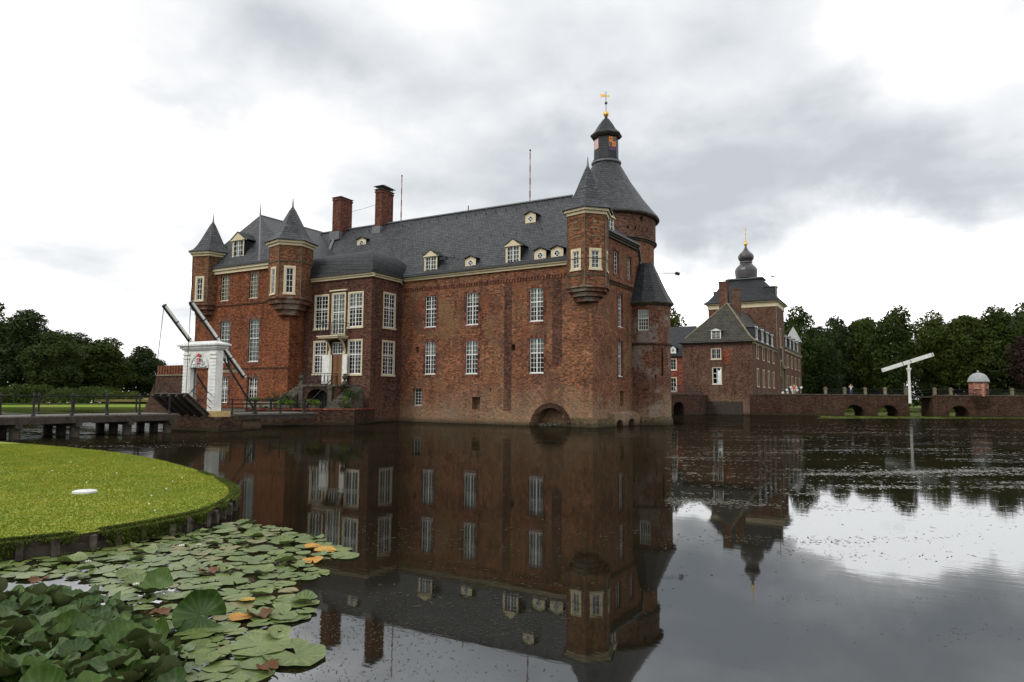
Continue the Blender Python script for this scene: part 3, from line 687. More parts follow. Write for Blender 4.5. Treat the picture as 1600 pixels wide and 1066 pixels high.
mb = MB(); mb.bar(pk, eF, .16, .1); mb.bar(pk, rB, .2, .1); mb.tube([pk, (-59.7, 50, 23.3)], [.09, .02]); mb.build('ridge_flashing', 'lead', wr)
dormer(castle, (-58.4, 46.3, 16.05), RX, OY, 1.75, 2.15, 3.05, 3.4, 'rect', 3, 4, over=.28)

def turret(cx, cy, rb, zb, zt, zcap, zap, zsp, wins, corb=(10.2, 11.3), mat='turret', bands=(), diag=-45):
    # six sided, one face square to the corner's diagonal; wins: (face, width, z0, z1, curtain), face 0 on the diagonal
    t = empty('corner_turret', (cx, cy, zb), parent=castle); vs = [(cx+rb*math.cos(R(diag-30+60*k)), cy+rb*math.sin(R(diag-30+60*k))) for k in range(6)]
    mb = MB()
    for k in range(6):
        F = Face(vs[k], vs[(k+1) % 6])
        hs = [(F.L/2-w[1]/2, F.L/2+w[1]/2, w[2], w[3]) for w in wins if w[0] % 6 == k]
        wall(mb, F, zb, zt, hs, depth=.12)
    mb.build('turret_wall', mat, t)
    for w in wins:
        k = w[0] % 6; F = Face(vs[k], vs[(k+1) % 6])
        window(t, F, (F.L/2-w[1]/2, F.L/2+w[1]/2, w[2], w[3]), 2, 4, ins=.03, mull=False, trans=None, surround=True, sur=.2, curtain=(0, 1) if w[4] else None, bars=.04)
    mb = MB(); c0, c1 = corb; a = R(diag-30); h = c1-c0
    mb.lathe(cx, cy, [(rb*.35, c0-.05), (rb*.55, c0), (rb*.58, c0+h*.28), (rb*.78, c0+h*.34), (rb*.80, c0+h*.6), (rb*.98, c0+h*.66), (rb*1.0, c0+h*.88), (rb*1.1, c0+h*.92), (rb*1.1, c1+.02), (rb*.99, c1+.08)], 6, a); mb.build('corbel', 'old' if mat == 'turret' else mat, t)
    mb = MB()
    for k in range(6):                                      # thin shafts on the edges
        ang = R(diag-30+60*k); x, y = cx+rb*1.005*math.cos(ang), cy+rb*1.005*math.sin(ang); mb.tube([(x, y, zb), (x, y, zt-.1)], .055, 6)
    mb.build('edge_shaft', 'stonedk', t)
    for i, (bz, bh) in enumerate(bands):
        mb = MB(); mb.lathe(cx, cy, [(rb*.99, bz), (rb*1.03, bz), (rb*1.03, bz+bh), (rb*.99, bz+bh)], 6, a); mb.build('band', 'stonedk', t)
    mb = MB(); mb.lathe(cx, cy, [(rb*.98, zcap-.46), (rb*1.06, zcap-.44), (rb*1.07, zcap-.24), (rb*1.17, zcap-.2), (rb*1.18, zcap), (rb*.9, zcap)], 6, a); mb.build('turret_cornice', 'cream', t)
    mb = MB(); hh = zap-zcap; mb.lathe(cx, cy, [(rb*1.27, zcap+.0), (rb*1.27, zcap+.06), (rb*1.02, zcap+hh*.09), (rb*.82, zcap+hh*.22), (rb*.60, zcap+hh*.43), (rb*.36, zcap+hh*.68), (rb*.17, zcap+hh*.88), (.06, zap)], 6, a); mb.build('turret_roof', 'slate', t)
    mb = MB(); mb.tube([(cx, cy, zap-.3), (cx, cy, zap+.1), (cx, cy, zsp)], [.12, .09, .02], 8); mb.build('spire_tip', 'lead', t)
    return t
t = turret(-21.9, 51.55, 1.8, 11.3, 17.3, 17.66, 21.75, 22.5, [(-1, .62, 12.75, 14.2, 1), (0, .66, 12.75, 14.2, 1), (1, .6, 12.75, 14.2, 0)], (10.2, 11.3), bands=((12.2, .12), (13.55, .06)))
mb = MB()                                                  # blind panels above the turret windows
for k in (-1, 0):
    F = Face(*[(-21.9+1.8*math.cos(R(-75+60*j)), 51.55+1.8*math.sin(R(-75+60*j))) for j in (k, k+1)])
    for zz in (15.35, 16.0): F.bx(mb, .52, 1.28, zz, zz+.09, -.02, .04)
    F.bx(mb, .75, 1.05, 16.5, 16.7, -.02, .03)
mb.build('stone_band', 'stone', t)
turret(-50.75, 46.35, 2.0, 11.6, 16.6, 17.0, 20.75, 21.6, [(-1, .6, 12.0, 14.35, 1), (0, .66, 12.0, 14.4, 0)], (10.0, 11.6), bands=((15.0, .1),))
turret(-62.75, 46.5, 1.9, 11.7, 16.75, 17.15, 20.75, 21.75, [(1, .66, 12.1, 14.4, 0), (0, .6, 12.1, 14.3, 1)], (10.1, 11.7), diag=-135)

# ---------------- big round tower with lantern
TX, TY = -25.3, 64.4
def round_wall(mb, cx, cy, r0, z0, z1, n, holes=(), r1=None, dp=.3):
    """holes: (angle, half angle, z0, z1)"""
    angs = [360*k/n for k in range(n)]
    for (a, h, *_z) in holes:
        a %= 360; angs = [q for q in angs if abs((q-a+180) % 360-180) > h+1]+[(a-h) % 360, (a+h) % 360]
    angs = sorted(angs)
    for i, a in enumerate(angs):
        b = angs[(i+1) % len(angs)]; b2 = b if b > a else b+360; m = (a+b2)/2
        F = Face((cx+r0*math.cos(R(a)), cy+r0*math.sin(R(a))), (cx+r0*math.cos(R(b2)), cy+r0*math.sin(R(b2))))
        hs = [(.001, F.L-.001, h[2], h[3]) for h in holes if abs((m-h[0]+180) % 360-180) < .5]
        wall(mb, F, z0, z1, hs, depth=dp)
        if dp > .25:
            for h in hs: back(mb, F, h, dp)
va = -68.5
mb = MB(); round_wall(mb, TX, TY, 4.72, -.4, 17.6, 48, [(va+76, 3, 12.6, 13.4)]); tw = empty('round_tower', (TX, TY, 0), parent=castle); mb.build('tower_wall', 'turret', tw)
hs = [(va+43, 2.6, 19.35, 19.8)]+[(va+q, 1.1, 18.45, 18.75) for q in (24, 33.7, 52.6, 63, 8, -6)]
mb = MB(); round_wall(mb, TX, TY, 4.9, 17.75, 20.05, 48, hs); mb.build('tower_wall', 'gate', tw)
mb = MB(); mb.lathe(TX, TY, [(4.7, 17.4), (4.86, 17.5), (4.86, 17.6), (5.02, 17.66), (5.02, 17.76), (4.88, 17.82)], 48); mb.build('corbel_ring', 'stonedk', tw)
mb = MB(); mb.lathe(TX, TY, [(4.88, 19.95), (5.15, 20.0), (5.3, 20.12), (5.3, 20.2)], 48); mb.build('eaves', 'stonedk', tw)
mb = MB(); mb.lathe(TX, TY, [(5.1, 20.12), (5.3, 20.2), (5.28, 20.3), (4.7, 21.0), (3.8, 22.2), (2.62, 24.0), (1.4, 26.2), (1.32, 26.35)], 24, R(4)); mb.build('tower_roof', 'slate', tw)
lan = []; a = R(22.5+8.5)
mb = MB(); mb.lathe(TX, TY, [(1.3, 26.2), (1.5, 26.3), (1.5, 26.55), (1.38, 26.62), (1.36, 26.75), (1.27, 26.8), (1.25, 29.1)], 8, a); l = mb.build('lantern', 'slatedk', tw)
mb = MB(); mb.lathe(TX, TY, [(1.45, 26.22), (1.54, 26.3), (1.54, 26.45), (1.45, 26.5)], 24); mb.build('lead_ring', 'lead', l)
mb = MB(); mb.lathe(TX, TY, [(1.22, 28.95), (1.42, 29.02), (1.62, 29.2), (1.62, 29.3), (1.45, 29.34)], 8, a); mb.build('lantern_cornice', 'wooddk', l)
mb = MB(); mb.lathe(TX, TY, [(1.66, 29.3), (1.6, 29.38), (1.2, 29.75), (.75, 30.5), (.35, 31.05), (.16, 31.2), (.14, 31.45)], 8, a); mb.build('lantern_roof', 'slatedk', l)
mb = MB(); mb.lathe(TX, TY, [(.14, 31.4), (.25, 31.5), (.3, 31.62), (.27, 31.85), (.14, 31.92), (.05, 31.97)], 16, 0, True); mb.build('gilded_ball', 'gold', l)
mb = MB(); mb.tube([(TX, TY, 31.9), (TX, TY, 34.1)], .035, 6); mb.sphere((TX, TY, 32.85), .16, 8); mb.build('vane_rod', 'lead', l)
mb = MB(); vx = Vector((-.87, -.49, 0)); c = Vector((TX, TY, 33.6)); z = Vector((0, 0, 1)); y = Vector((.49, -.87, 0))*.02
for poly in ([(0.05, -.14), (.35, -.07), (.62, -.18), (.5, .0), (.62, .18), (.3, .2), (.05, .15)], [(-.1, -.05), (-.3, -.12), (-.42, .0), (-.3, .1), (-.1, .05)]):
    mb.hexa([c+vx*p[0]+z*p[1]-y for p in poly], [c+vx*p[0]+z*p[1]+y for p in poly])
mb.build('weather_vane', 'gold', l)
vs = [(TX+1.25*math.cos(a+R(45*k)), TY+1.25*math.sin(a+R(45*k))) for k in range(8)]
F = Face(vs[6], vs[7]); 
g = MB(); F.bx(g, .08, .86, 27.85, 28.85, 0, .03); sh = g.build('armorial_panel', 'orange', l)
g = MB(); F.bx(g, .5, .82, 28.38, 28.8, .03, .045); F.bx(g, .12, .44, 27.9, 28.3, .03, .045); g.build('navy_quarter', 'blue', l)
g = MB(); F.bx(g, .58, .72, 28.5, 28.7, .045, .055); F.bx(g, .2, .34, 28.0, 28.2, .045, .055); F.bx(g, .06, .88, 27.80, 27.86, .0, .045); g.build('light_charge', 'stone', l)
g = MB(); F.bx(g, .2, .3, 28.45, 28.8, .03, .045); F.bx(g, .12, .4, 28.55, 28.62, .03, .047); F.bx(g, .6, .7, 27.92, 28.28, .03, .045); F.bx(g, .52, .8, 28.1, 28.16, .03, .047); g.build('red_charge', 'red', l)
g = MB(); F.bx(g, .08, .86, 27.45, 27.78, 0, .02); g.build('purple_panel', 'purple', l)
F = Face(vs[4], vs[5]); g = MB(); F.bx(g, .1, .86, 27.75, 28.75, 0, .03); g.build('armorial_panel', 'pink', l, )
g = MB(); p = Vector((TX+4.7*math.cos(R(va+78)), TY+4.7*math.sin(R(va+78)), 14.75)); q = p+Vector((1.9, 1.0, .0)); g.tube([p, q], .035, 6); g.bar(q, q+Vector((.35, .2, -.1)), .3, .25); g.build('floodlight', 'iron', tw)

# ---------------- stair turret at the end of the right hand face
BX, BY = -20.2, 61.5; bt = empty('stair_turret', (BX, BY, 0), parent=castle)
bh = [(-80, 12.5, 8.5, 10.4), (-33, 3, 4.4, 6.9), (-52, 2, 4.2, 4.5)]
mb = MB(); round_wall(mb, BX, BY, 2.16, -.5, 10.9, 36, bh, dp=.26); mb.build('stair_turret_wall', 'old', bt)
r = 2.16; F = Face((BX+r*math.cos(R(-92.5)), BY+r*math.sin(R(-92.5))), (BX+r*math.cos(R(-67.5)), BY+r*math.sin(R(-67.5))))
window(bt, F, (.0, F.L, 8.5, 10.4), 4, 5, ins=.08, mull=False, trans=.42, curtain=(.55, 1))
mb = MB(); mb.lathe(BX, BY, [(2.15, 7.15), (2.27, 7.2), (2.27, 7.34), (2.15, 7.4)], 36); mb.build('string_course', 'quay', bt)
mb = MB(); mb.lathe(BX, BY, [(2.15, 10.75), (2.35, 10.9), (2.5, 11.02), (2.5, 11.12)], 24); mb.build('eaves', 'stonedk', bt)
mb = MB(); mb.lathe(BX, BY, [(2.55, 11.08), (2.4, 11.3), (1.95, 12.1), (1.35, 13.4), (.85, 14.5), (.7, 14.95), (.02, 15.0)], 12, R(8)); mb.build('stair_turret_roof', 'slatedk', bt)
g = MB(); g.lathe(BX, BY, [(2.16, -.4), (2.34, -.4), (2.25, .5), (2.16, .7)], 36); g.build('batter', 'mossy', bt)

# flagpoles on the ridge
def stripes():
    m, t, b = base_mat('striped_pole', .5, .3); g = nn(t, 'ShaderNodeNewGeometry').outputs['Position']; s = nn(t, 'ShaderNodeSeparateXYZ'); lk(t, g, s.inputs[0])
    f = mth(t, 'GREATER_THAN', mth(t, 'FRACT', mth(t, 'DIVIDE', s.outputs[2], 1.3)), .5); lk(t, mixc(t, f, (.16, .025, .025), (.26, .25, .24)), b.inputs['Base Color']); return m
M['stripe'] = stripes()
for x, zt, lb in ((-47.15, 26.8, 'striped flagpole on the castle ridge beside the hooded chimney'), (-31.04, 26.9, 'tall red and white striped flagpole on the castle ridge left of the pointed corner turret')):
    p = empty('flagpole', (x, 58.5, 21.6), lb, 'flagpole', 'flagpoles on the castle ridge')
    g = MB(); g.tube([(x, 58.5, 21.5), (x, 58.5, zt)], [.075, .05], 8); g.build('pole', 'stripe', p); g = MB(); g.sphere((x, 58.5, zt), .1, 6); g.build('finial', 'iron', p)
# ================================================================== setting: water, banks, lawn
def water_mat():
    m, t, b = base_mat('moat_water', .02, .5)
    g = nn(t, 'ShaderNodeNewGeometry').outputs['Position']
    f = noise(t, .12, 4, g)
    dif = nn(t, 'ShaderNodeBsdfDiffuse'); lk(t, mixc(t, ramp(t, f, .35, .65), (.006, .005, .003), (.014, .012, .006)), dif.inputs[0])
    gl = nn(t, 'ShaderNodeBsdfGlossy'); gl.inputs['Roughness'].default_value = .025; gl.inputs[0].default_value = (.93, .965, 1, 1)
    fr = nn(t, 'ShaderNodeFresnel'); fr.inputs[0].default_value = 1.33
    ms = nn(t, 'ShaderNodeMixShader'); lk(t, mth(t, 'ADD', mth(t, 'MULTIPLY', fr.outputs[0], .12), .20), ms.inputs[0]); lk(t, dif.outputs[0], ms.inputs[1]); lk(t, gl.outputs[0], ms.inputs[2]); lk(t, ms.outputs[0], t.nodes['Material Output'].inputs[0])
    mp = nn(t, 'ShaderNodeMapping'); mp.inputs['Rotation'].default_value = (0, 0, R(29)); mp.inputs['Scale'].default_value = (.55, 2.2, 1); lk(t, g, mp.inputs[0])
    n1 = noise(t, 1.3, 3, mp.outputs[0], .5)
    mp2 = nn(t, 'ShaderNodeMapping'); mp2.inputs['Rotation'].default_value = (0, 0, R(29)); mp2.inputs['Scale'].default_value = (.8, 2.6, 1); lk(t, g, mp2.inputs[0])
    n2 = noise(t, 7.0, 2, mp2.outputs[0], .5)
    mk = ramp(t, noise(t, .06, 3, g), .42, .62, .25, 1.0)
    mp3 = nn(t, 'ShaderNodeMapping'); mp3.inputs['Rotation'].default_value = (0, 0, R(29)); mp3.inputs['Scale'].default_value = (.035, .16, 1); lk(t, g, mp3.inputs[0])
    far = nn(t, 'ShaderNodeVectorMath', operation='LENGTH'); lk(t, g, far.inputs[0])
    band = mth(t, 'MULTIPLY', ramp(t, noise(t, 1.0, 4, mp3.outputs[0], .6), .46, .62), ramp(t, far.outputs['Value'], 22, 38))
    h = mth(t, 'MULTIPLY', mth(t, 'ADD', mth(t, 'MULTIPLY', n1, .75), mth(t, 'MULTIPLY', n2, .16)), mth(t, 'ADD', mk, mth(t, 'MULTIPLY', band, 7)))
    sx = nn(t, 'ShaderNodeSeparateXYZ'); lk(t, g, sx.inputs[0])
    left = mth(t, 'MULTIPLY', ramp(t, sx.outputs[0], -34, -44), ramp(t, sx.outputs[1], 60, 40)); h = mth(t, 'MULTIPLY', h, mth(t, 'ADD', 1.0, mth(t, 'MULTIPLY', left, 9)))
    bp = nn(t, 'ShaderNodeBump'); bp.inputs['Distance'].default_value = .006; bp.inputs['Strength'].default_value = .42; lk(t, h, bp.inputs['Height'])
    lk(t, bp.outputs[0], gl.inputs['Normal']); lk(t, bp.outputs[0], fr.inputs['Normal'])
    return m
M['water'] = water_mat()
g = MB(); g.face((-420, -60, 0), (420, -60, 0), (420, 420, 0), (-420, 420, 0)); tag(g.build('water', 'water'), kind='structure')
def lawn_mat(name, a, b_, c, sc=1.2):
    m, t, b = base_mat(name, .8, .15); g = nn(t, 'ShaderNodeNewGeometry').outputs['Position']
    mp = nn(t, 'ShaderNodeMapping'); mp.inputs['Rotation'].default_value = (0, 0, R(20)); mp.inputs['Scale'].default_value = (.5, 1.3, 1); lk(t, g, mp.inputs[0])
    col = mixc(t, ramp(t, noise(t, sc*.5, 6, mp.outputs[0], .65), .36, .64), a, b_)
    col = mixc(t, ramp(t, noise(t, sc*1.7, 6, g, .7), .52, .72), col, c)
    col = mixc(t, 1.0, col, mixc(t, ramp(t, noise(t, 34, 3, g), .3, .7), (.6, .6, .6), (1.35, 1.35, 1.35)), 'MULTIPLY')
    lk(t, col, b.inputs['Base Color']); bump(t, b, noise(t, 60, 2, g), .02, .6); return m
M['lawn'] = lawn_mat('lawn_grass', (.13, .19, .018), (.22, .245, .025), (.29, .235, .05))
M['park'] = lawn_mat('park_grass', (.12, .2, .02), (.17, .22, .03), (.2, .17, .06), .12)
M['soil'] = plain('bank_soil', (.045, .036, .024), .95, .1, .6, 8)
M['bed'] = plain('moat_bed', (.03, .028, .02), .95, .1)
g = MB(); g.face((-3000, -3000, -1.6), (3000, -3000, -1.6), (3000, 3000, -1.6), (-3000, 3000, -1.6)); tag(g.build('ground', 'bed'), kind='structure')
# the far bank: parkland round the moat out to the horizon
sh = [(-3000, -62), (-150, -62), (-150, 20), (-140.5, 58), (-132, 71), (-125, 81), (-112, 100), (-98, 120), (-80, 150), (-60, 185), (-38, 215), (-12.3, 240), (7.1, 262), (19.5, 272), (60, 262), (110, 220), (150, 150), (170, 60), (170, -62), (3000, -62)]
g = MB(); outer = [(-3000, -62), (-3000, 10), (-3000, 120), (-3000, 300), (-3000, 420), (-3000, 700), (-3000, 1200), (-2600, 2200), (-1800, 3000), (-900, 3000), (-400, 3000), (0, 3000), (300, 3000), (700, 3000), (1300, 3000), (2200, 2400), (3000, 1500), (3000, 700), (3000, 100), (3000, -62)]
for i in range(len(sh)-1):
    a, b = sh[i], sh[i+1]; c, d = outer[i+1], outer[i]
    if i == 0: continue
    g.face((a[0], a[1], .55), (b[0], b[1], .55), (c[0], c[1], 2.0), (d[0], d[1], 2.0)); g.face((a[0], a[1], .55), (a[0]*.985, a[1]*.985, -.3), (b[0]*.985, b[1]*.985, -.3), (b[0], b[1], .55))
tag(g.build('far_bank', 'park'), kind='structure')
# path / meadow strip of dry grass beyond the left bank
M['dry'] = lawn_mat('dry_grass', (.18, .15, .055), (.25, .19, .08), (.12, .15, .04), .3)
g = MB(); g.prism([(-135.5, 76), (-128, 88), (-185, 128), (-200, 112)], .9, 1.35); g.prism([(-140, 118), (-118, 140), (-160, 190), (-200, 160)], .9, 1.7); tag(g.build('meadow', 'dry'), kind='structure')
# bank under the camera
g = MB(); g.prism([(-60, -60), (60, -60), (60, -3), (2, -1.0), (-4, -1.4), (-60, -4)], -1, .75); tag(g.build('near_bank', 'lawn'), kind='structure')

# round lawn at the left, held by stakes and boards
edge = [(-33.1, 14.75), (-29.85, 14.65), (-26.45, 14.5), (-23.2, 14.1), (-20.3, 13.4), (-17.1, 12.3), (-14.9, 11.4), (-13.5, 10.7), (-12.2, 9.85), (-11.2, 8.85), (-10.6, 7.9), (-10.4, 7.0), (-10.35, 6.2), (-10.5, 5.4), (-10.9, 4.6), (-11.5, 3.7), (-12.6, 2.6), (-14.5, 1.2), (-18, -.5), (-26, -2.5), (-40, -3.4), (-60, -3.5), (-60, 14.9)]
def catmull(P, n=5, last=18):
    out = []
    for i in range(last):
        p0, p1, p2, p3 = [Vector(P[max(0, min(len(P)-1, j))]+(0,)) for j in (i-1, i, i+1, i+2)]
        for k in range(n):
            t = k/n; out.append(tuple(((p1*2+(p2-p0)*t+(p0*2-p1*5+p2*4-p3)*t*t+(-p0+p1*3-p2*3+p3)*t**3)*.5)[:2]))
    return out+P[last:]
edge = [(x*1.05, y*1.05) for x, y in edge]; ed = catmull(edge)
def inpoly(px, py, poly):
    c = np.zeros(len(px), bool); n = len(poly)
    for i in range(n):
        x1, y1 = poly[i]; x2, y2 = poly[(i+1) % n]
        if y1 == y2: continue
        k = ((y1 > py) != (y2 > py)) & (px < (x2-x1)*(py-y1)/(y2-y1)+x1); c ^= k
    return c
LZ = .29
g = MB(); g.face(*[(p[0], p[1], LZ-.02) for p in ed])
lw = g.build('lawn', 'lawn'); tag(lw, kind='structure')
be = empty('bank_edging', (-12, 8, 0), 'weathered wooden stakes and boards holding the edge of the round lawn', 'bank edging')
g = MB(); pts = ed[:96]
for a, b in zip(pts, pts[1:]): g.face((a[0], a[1], -.5), (b[0], b[1], -.5), (b[0], b[1], LZ-.015), (a[0], a[1], LZ-.015))
g.build('soil_face', 'soil', be)
acc_ = 0; last = pts[0]; stakes = []; boards = []
for a, b in zip(pts, pts[1:]):
    A, B = Vector(a+(0,)), Vector(b+(0,)); L = (B-A).length; d = (B-A)/max(L, 1e-6); nrm = Vector((-d.y, d.x, 0))
    while acc_ < L:
        p = A+d*acc_; stakes.append((p+nrm*.045, d)); acc_ += .37+.16*RNG.random()
    acc_ -= L
M['stake'] = plain('weathered_stake', (.085, .075, .06), .95, .1, .7, 9)
cands = [(p, d) for p, d in stakes if -16.5 < p.x < -9 and p.y < 12.6][:70]
for i, (p, d) in enumerate(cands):
    w = .042+.02*RNG.random(); h = .18+.09*RNG.random(); n_ = Vector((-d.y, d.x, 0)); tl = (RNG.random()-.5)*.07
    g = MB(); b = [p+d*s*w+n_*q*w for s, q in ((-1, -1), (1, -1), (1, 1), (-1, 1))]
    g.hexa([(v.x, v.y, -.35) for v in b], [(v.x+d.x*tl, v.y+d.y*tl, h+.02*RNG.random()) for v in b]); g.build('stake', 'stake', be)
for i in range(len(cands)-1):
    (p, d), (q, _) = cands[i], cands[i+1]
    if (q-p).length > .8: continue
    o = Vector((d.y, -d.x, 0))*.05; z0 = -.04+.06*RNG.random()
    g = MB(); g.bar((p.x+o.x, p.y+o.y, z0+.05), (q.x+o.x, q.y+o.y, z0+.05+.04*(RNG.random()-.5)), .04, .16+.1*RNG.random()); g.build('board', 'wooddk', be)

def scatter_mesh(name, verts, faces_n, mats, smooth=False, mi=None):
    """verts (n*faces_n,3) as independent polygons with faces_n corners"""
    nv = len(verts); nf = nv//faces_n; me = bpy.data.meshes.new(name)
    me.vertices.add(nv); me.loops.add(nv); me.polygons.add(nf)
    me.vertices.foreach_set('co', np.asarray(verts, dtype=np.float32).ravel()); me.loops.foreach_set('vertex_index', np.arange(nv, dtype=np.int32))
    me.polygons.foreach_set('loop_start', np.arange(0, nv, faces_n, dtype=np.int32)); me.polygons.foreach_set('loop_total', np.full(nf, faces_n, dtype=np.int32))
    for m in mats: me.materials.append(M[m])
    if mi is not None: me.polygons.foreach_set('material_index', np.asarray(mi, dtype=np.int32))
    me.update(calc_edges=True); return me
def link(name, me, loc=(0, 0, 0), parent=None):
    o = bpy.data.objects.new(name, me); COL.objects.link(o); o.location = loc; o.parent = parent; WL[o.name] = Vector(loc); return o

M['blade'] = foliage('grass_blade', (.14, .20, .018), (.26, .275, .03), .9, .7, .3, .15)
n = 210000; px = -35+25.5*RNG.random(n)**.8; py = 1+15*RNG.random(n); k = inpoly(px, py, ed) & (np.hypot(px, py) < 36) & (np.hypot(px+15.4, py-8.54) > .27); px, py = px[k], py[k]; n = len(px)
a = RNG.random(n)*6.283; h = .015+.018*RNG.random(n); w = .006+.006*RNG.random(n)+np.hypot(px, py)*.0003; lx = (RNG.random(n)-.5)*.05; ly = (RNG.random(n)-.5)*.05
V = np.zeros((n, 3, 3)); V[:, 0] = np.stack([px-w*np.cos(a), py-w*np.sin(a), np.full(n, LZ-.022)], 1); V[:, 1] = np.stack([px+w*np.cos(a), py+w*np.sin(a), np.full(n, LZ-.022)], 1); V[:, 2] = np.stack([px+lx, py+ly, LZ-.02+h], 1)
tag(link('grass', scatter_mesh('grass', V.reshape(-1, 3), 3, ['blade'])), kind='stuff')
# straggly growth hanging over the lawn's edge
M['weedgreen'] = foliage('edge_weeds', (.05, .075, .012), (.12, .15, .02), 2, .7, .3)
cp = np.array([p for p in pts if p[0] > -17]); n = 52000; i = RNG.integers(0, len(cp)-1, n); f = RNG.random(n)[:, None]; P = cp[i]*(1-f)+cp[i+1]*f; dd = cp[i+1]-cp[i]; dd /= np.linalg.norm(dd, axis=1)[:, None]; nr = np.stack([-dd[:, 1], dd[:, 0]], 1)
low = np.clip(1.2-(P[:, 0]+12)*.0, 0, 1); dep = RNG.random(n)**1.8*.26; P = P+nr*(.02+.09*RNG.random(n))[:, None]*np.where(dep > .03, 1, -1)[:, None]
c = np.column_stack([P, LZ+.02-dep]); keep = (noise_k := np.sin(P[:, 0]*3.1+P[:, 1]*2.3)+np.sin(P[:, 1]*7.7+1)*.7+1.3-dep*5) > RNG.random(n)*1.2; c = c[keep]; n = len(c)
s = .008+.010*RNG.random(n); q = RNG.normal(size=(n, 2, 3)); q /= np.linalg.norm(q, axis=2)[:, :, None]; V = np.stack([c+q[:, 0]*s[:, None]*1.6, c+q[:, 1]*s[:, None], c-q[:, 0]*s[:, None]*1.6, c-q[:, 1]*s[:, None]], 1)
tag(link('edge_weeds', scatter_mesh('edge_weeds', V.reshape(-1, 3), 4, ['weedgreen'])), kind='stuff')
g = MB(); g.lathe(-15.4, 8.54, [(.001, LZ+.035), (.2, LZ+.032), (.235, LZ+.02), (.24, LZ-.05)], 28); dk = g.build('round_cover', 'whiteold')
tag(dk, 'round pale grey cover set flush in the lawn', 'cover')
# daisies and small pale leaves lying on the lawn
src = None
M['petal'] = plain('pale_petal', (.75, .74, .66), .8, .2)
for i, (x, y) in enumerate(((-22.3, 11.9), (-18.2, 10.9), (-20.2, 10.3), (-16.9, 9.4), (-13.6, 8.9), (-14.3, 9.7), (-15.4, 10.6), (-20.4, 8.9), (-12.6, 8.2), (-11.8, 7.8), (-17.5, 7.5), (-18.6, 12.2), (-24, 9.6), (-15.9, 11.2))):
    g = MB(); g.lathe(x, y, [(.001, LZ+.022), (.012, LZ+.026), (.018, LZ+.016), (.01, LZ)], 7); o = g.build('fallen_petal', 'petal'); tag(o, 'tiny pale petal lying on the round lawn', 'petal', 'petals fallen on the lawn')

# duckweed, milfoil flecks on the water
M['fleck'] = plain('floating_weed', (.15, .15, .10), .28, .5, .5, 2)
M['fleckdk'] = plain('sunk_weed', (.05, .048, .026), .6, .2, .5, 2)
M['fleckgreen'] = foliage('green_pondweed', (.14, .2, .02), (.22, .27, .03), .8, .6, .1)
def pj(P):
    d = P-np.array([0, 0, 2.4]); z = d@np.array(FW); return 800+1067*(d@np.array(RT))/z, 533-1067*(d@np.array(UP))/z
def weeds(name, n, pxr, pyr, size, mat_, dens, label=None, elong=2.5):
    """flecks spread over the part of the moat that pxr, pyr frame; dens(x, y) thins them"""
    x = pxr[0]+(pxr[1]-pxr[0])*RNG.random(n); y = pyr[0]+(pyr[1]-pyr[0])*RNG.random(n)
    D = np.array(FW)[None]*1067+np.array(RT)[None]*(x-800)[:, None]-np.array(UP)[None]*(y-533)[:, None]; t = -2.4/D[:, 2]; P = D*t[:, None]+np.array([0, 0, 2.4]); P[:, 2] = .004
    k = dens(P[:, 0], P[:, 1]) > RNG.random(n); P = P[k]; n = len(P); t = t[k]
    s = size*(.35+RNG.random(n)**2*1.3)*(np.hypot(P[:, 0], P[:, 1])/20)**.45; a = RNG.random(n)*6.283; e = 1+elong*RNG.random(n)
    u = np.stack([np.cos(a)*s*e, np.sin(a)*s*e, np.zeros(n)], 1); v = np.stack([-np.sin(a)*s*.6, np.cos(a)*s*.6, np.zeros(n)], 1)
    V = np.stack([P+u, P+v, P-u*.8, P-v], 1)
    o = link(name, scatter_mesh(name, V.reshape(-1, 3), 4, [mat_])); tag(o, kind='stuff'); return o
def wav(x, y, a, b, c):
    x, y = (x*.871+y*.491)*1.0, (-x*.491+y*.871)*3.4
    return .5+.5*np.sin(x*.21*a+2.1*np.sin(y*.13*b+c))*np.sin(y*.33*b+1.7*np.sin(x*.17*a+c*2)+c)
def patchy(c, p=2.5, k=1.0): return lambda x, y: (wav(x, y, 1, 1, c)*.55+wav(x, y, 3.1, 2.7, c+1)*.45)**p*k
weeds('pondweed', 80000, (1040, 1640), (655, 800), .028, 'fleck', patchy(.3, 5.5, 2.6))
weeds('pondweed', 9000, (1040, 1640), (780, 900), .018, 'fleckdk', patchy(1.3, 6, 1.6))
weeds('pondweed', 16000, (560, 1060), (700, 960), .018, 'fleckdk', patchy(2.2, 4.0, .6))
weeds('pondweed', 14000, (440, 900), (880, 1066), .010, 'fleckdk', patchy(4.2, 3.2, .8))
weeds('pondweed', 8000, (1200, 1640), (930, 1066), .009, 'fleckdk', patchy(5.0, 5.0, .7))
weeds('pondweed', 9000, (-40, 330), (640, 700), .03, 'fleck', patchy(6.0, 3.5, .9))
weeds('green_pondweed', 20000, (1285, 1640), (644.5, 654), .15, 'fleckgreen', patchy(.9, 1.6, 1.2))
weeds('green_pondweed', 9000, (1300, 1540), (637, 645), .3, 'fleckgreen', patchy(.2, .6, .9))
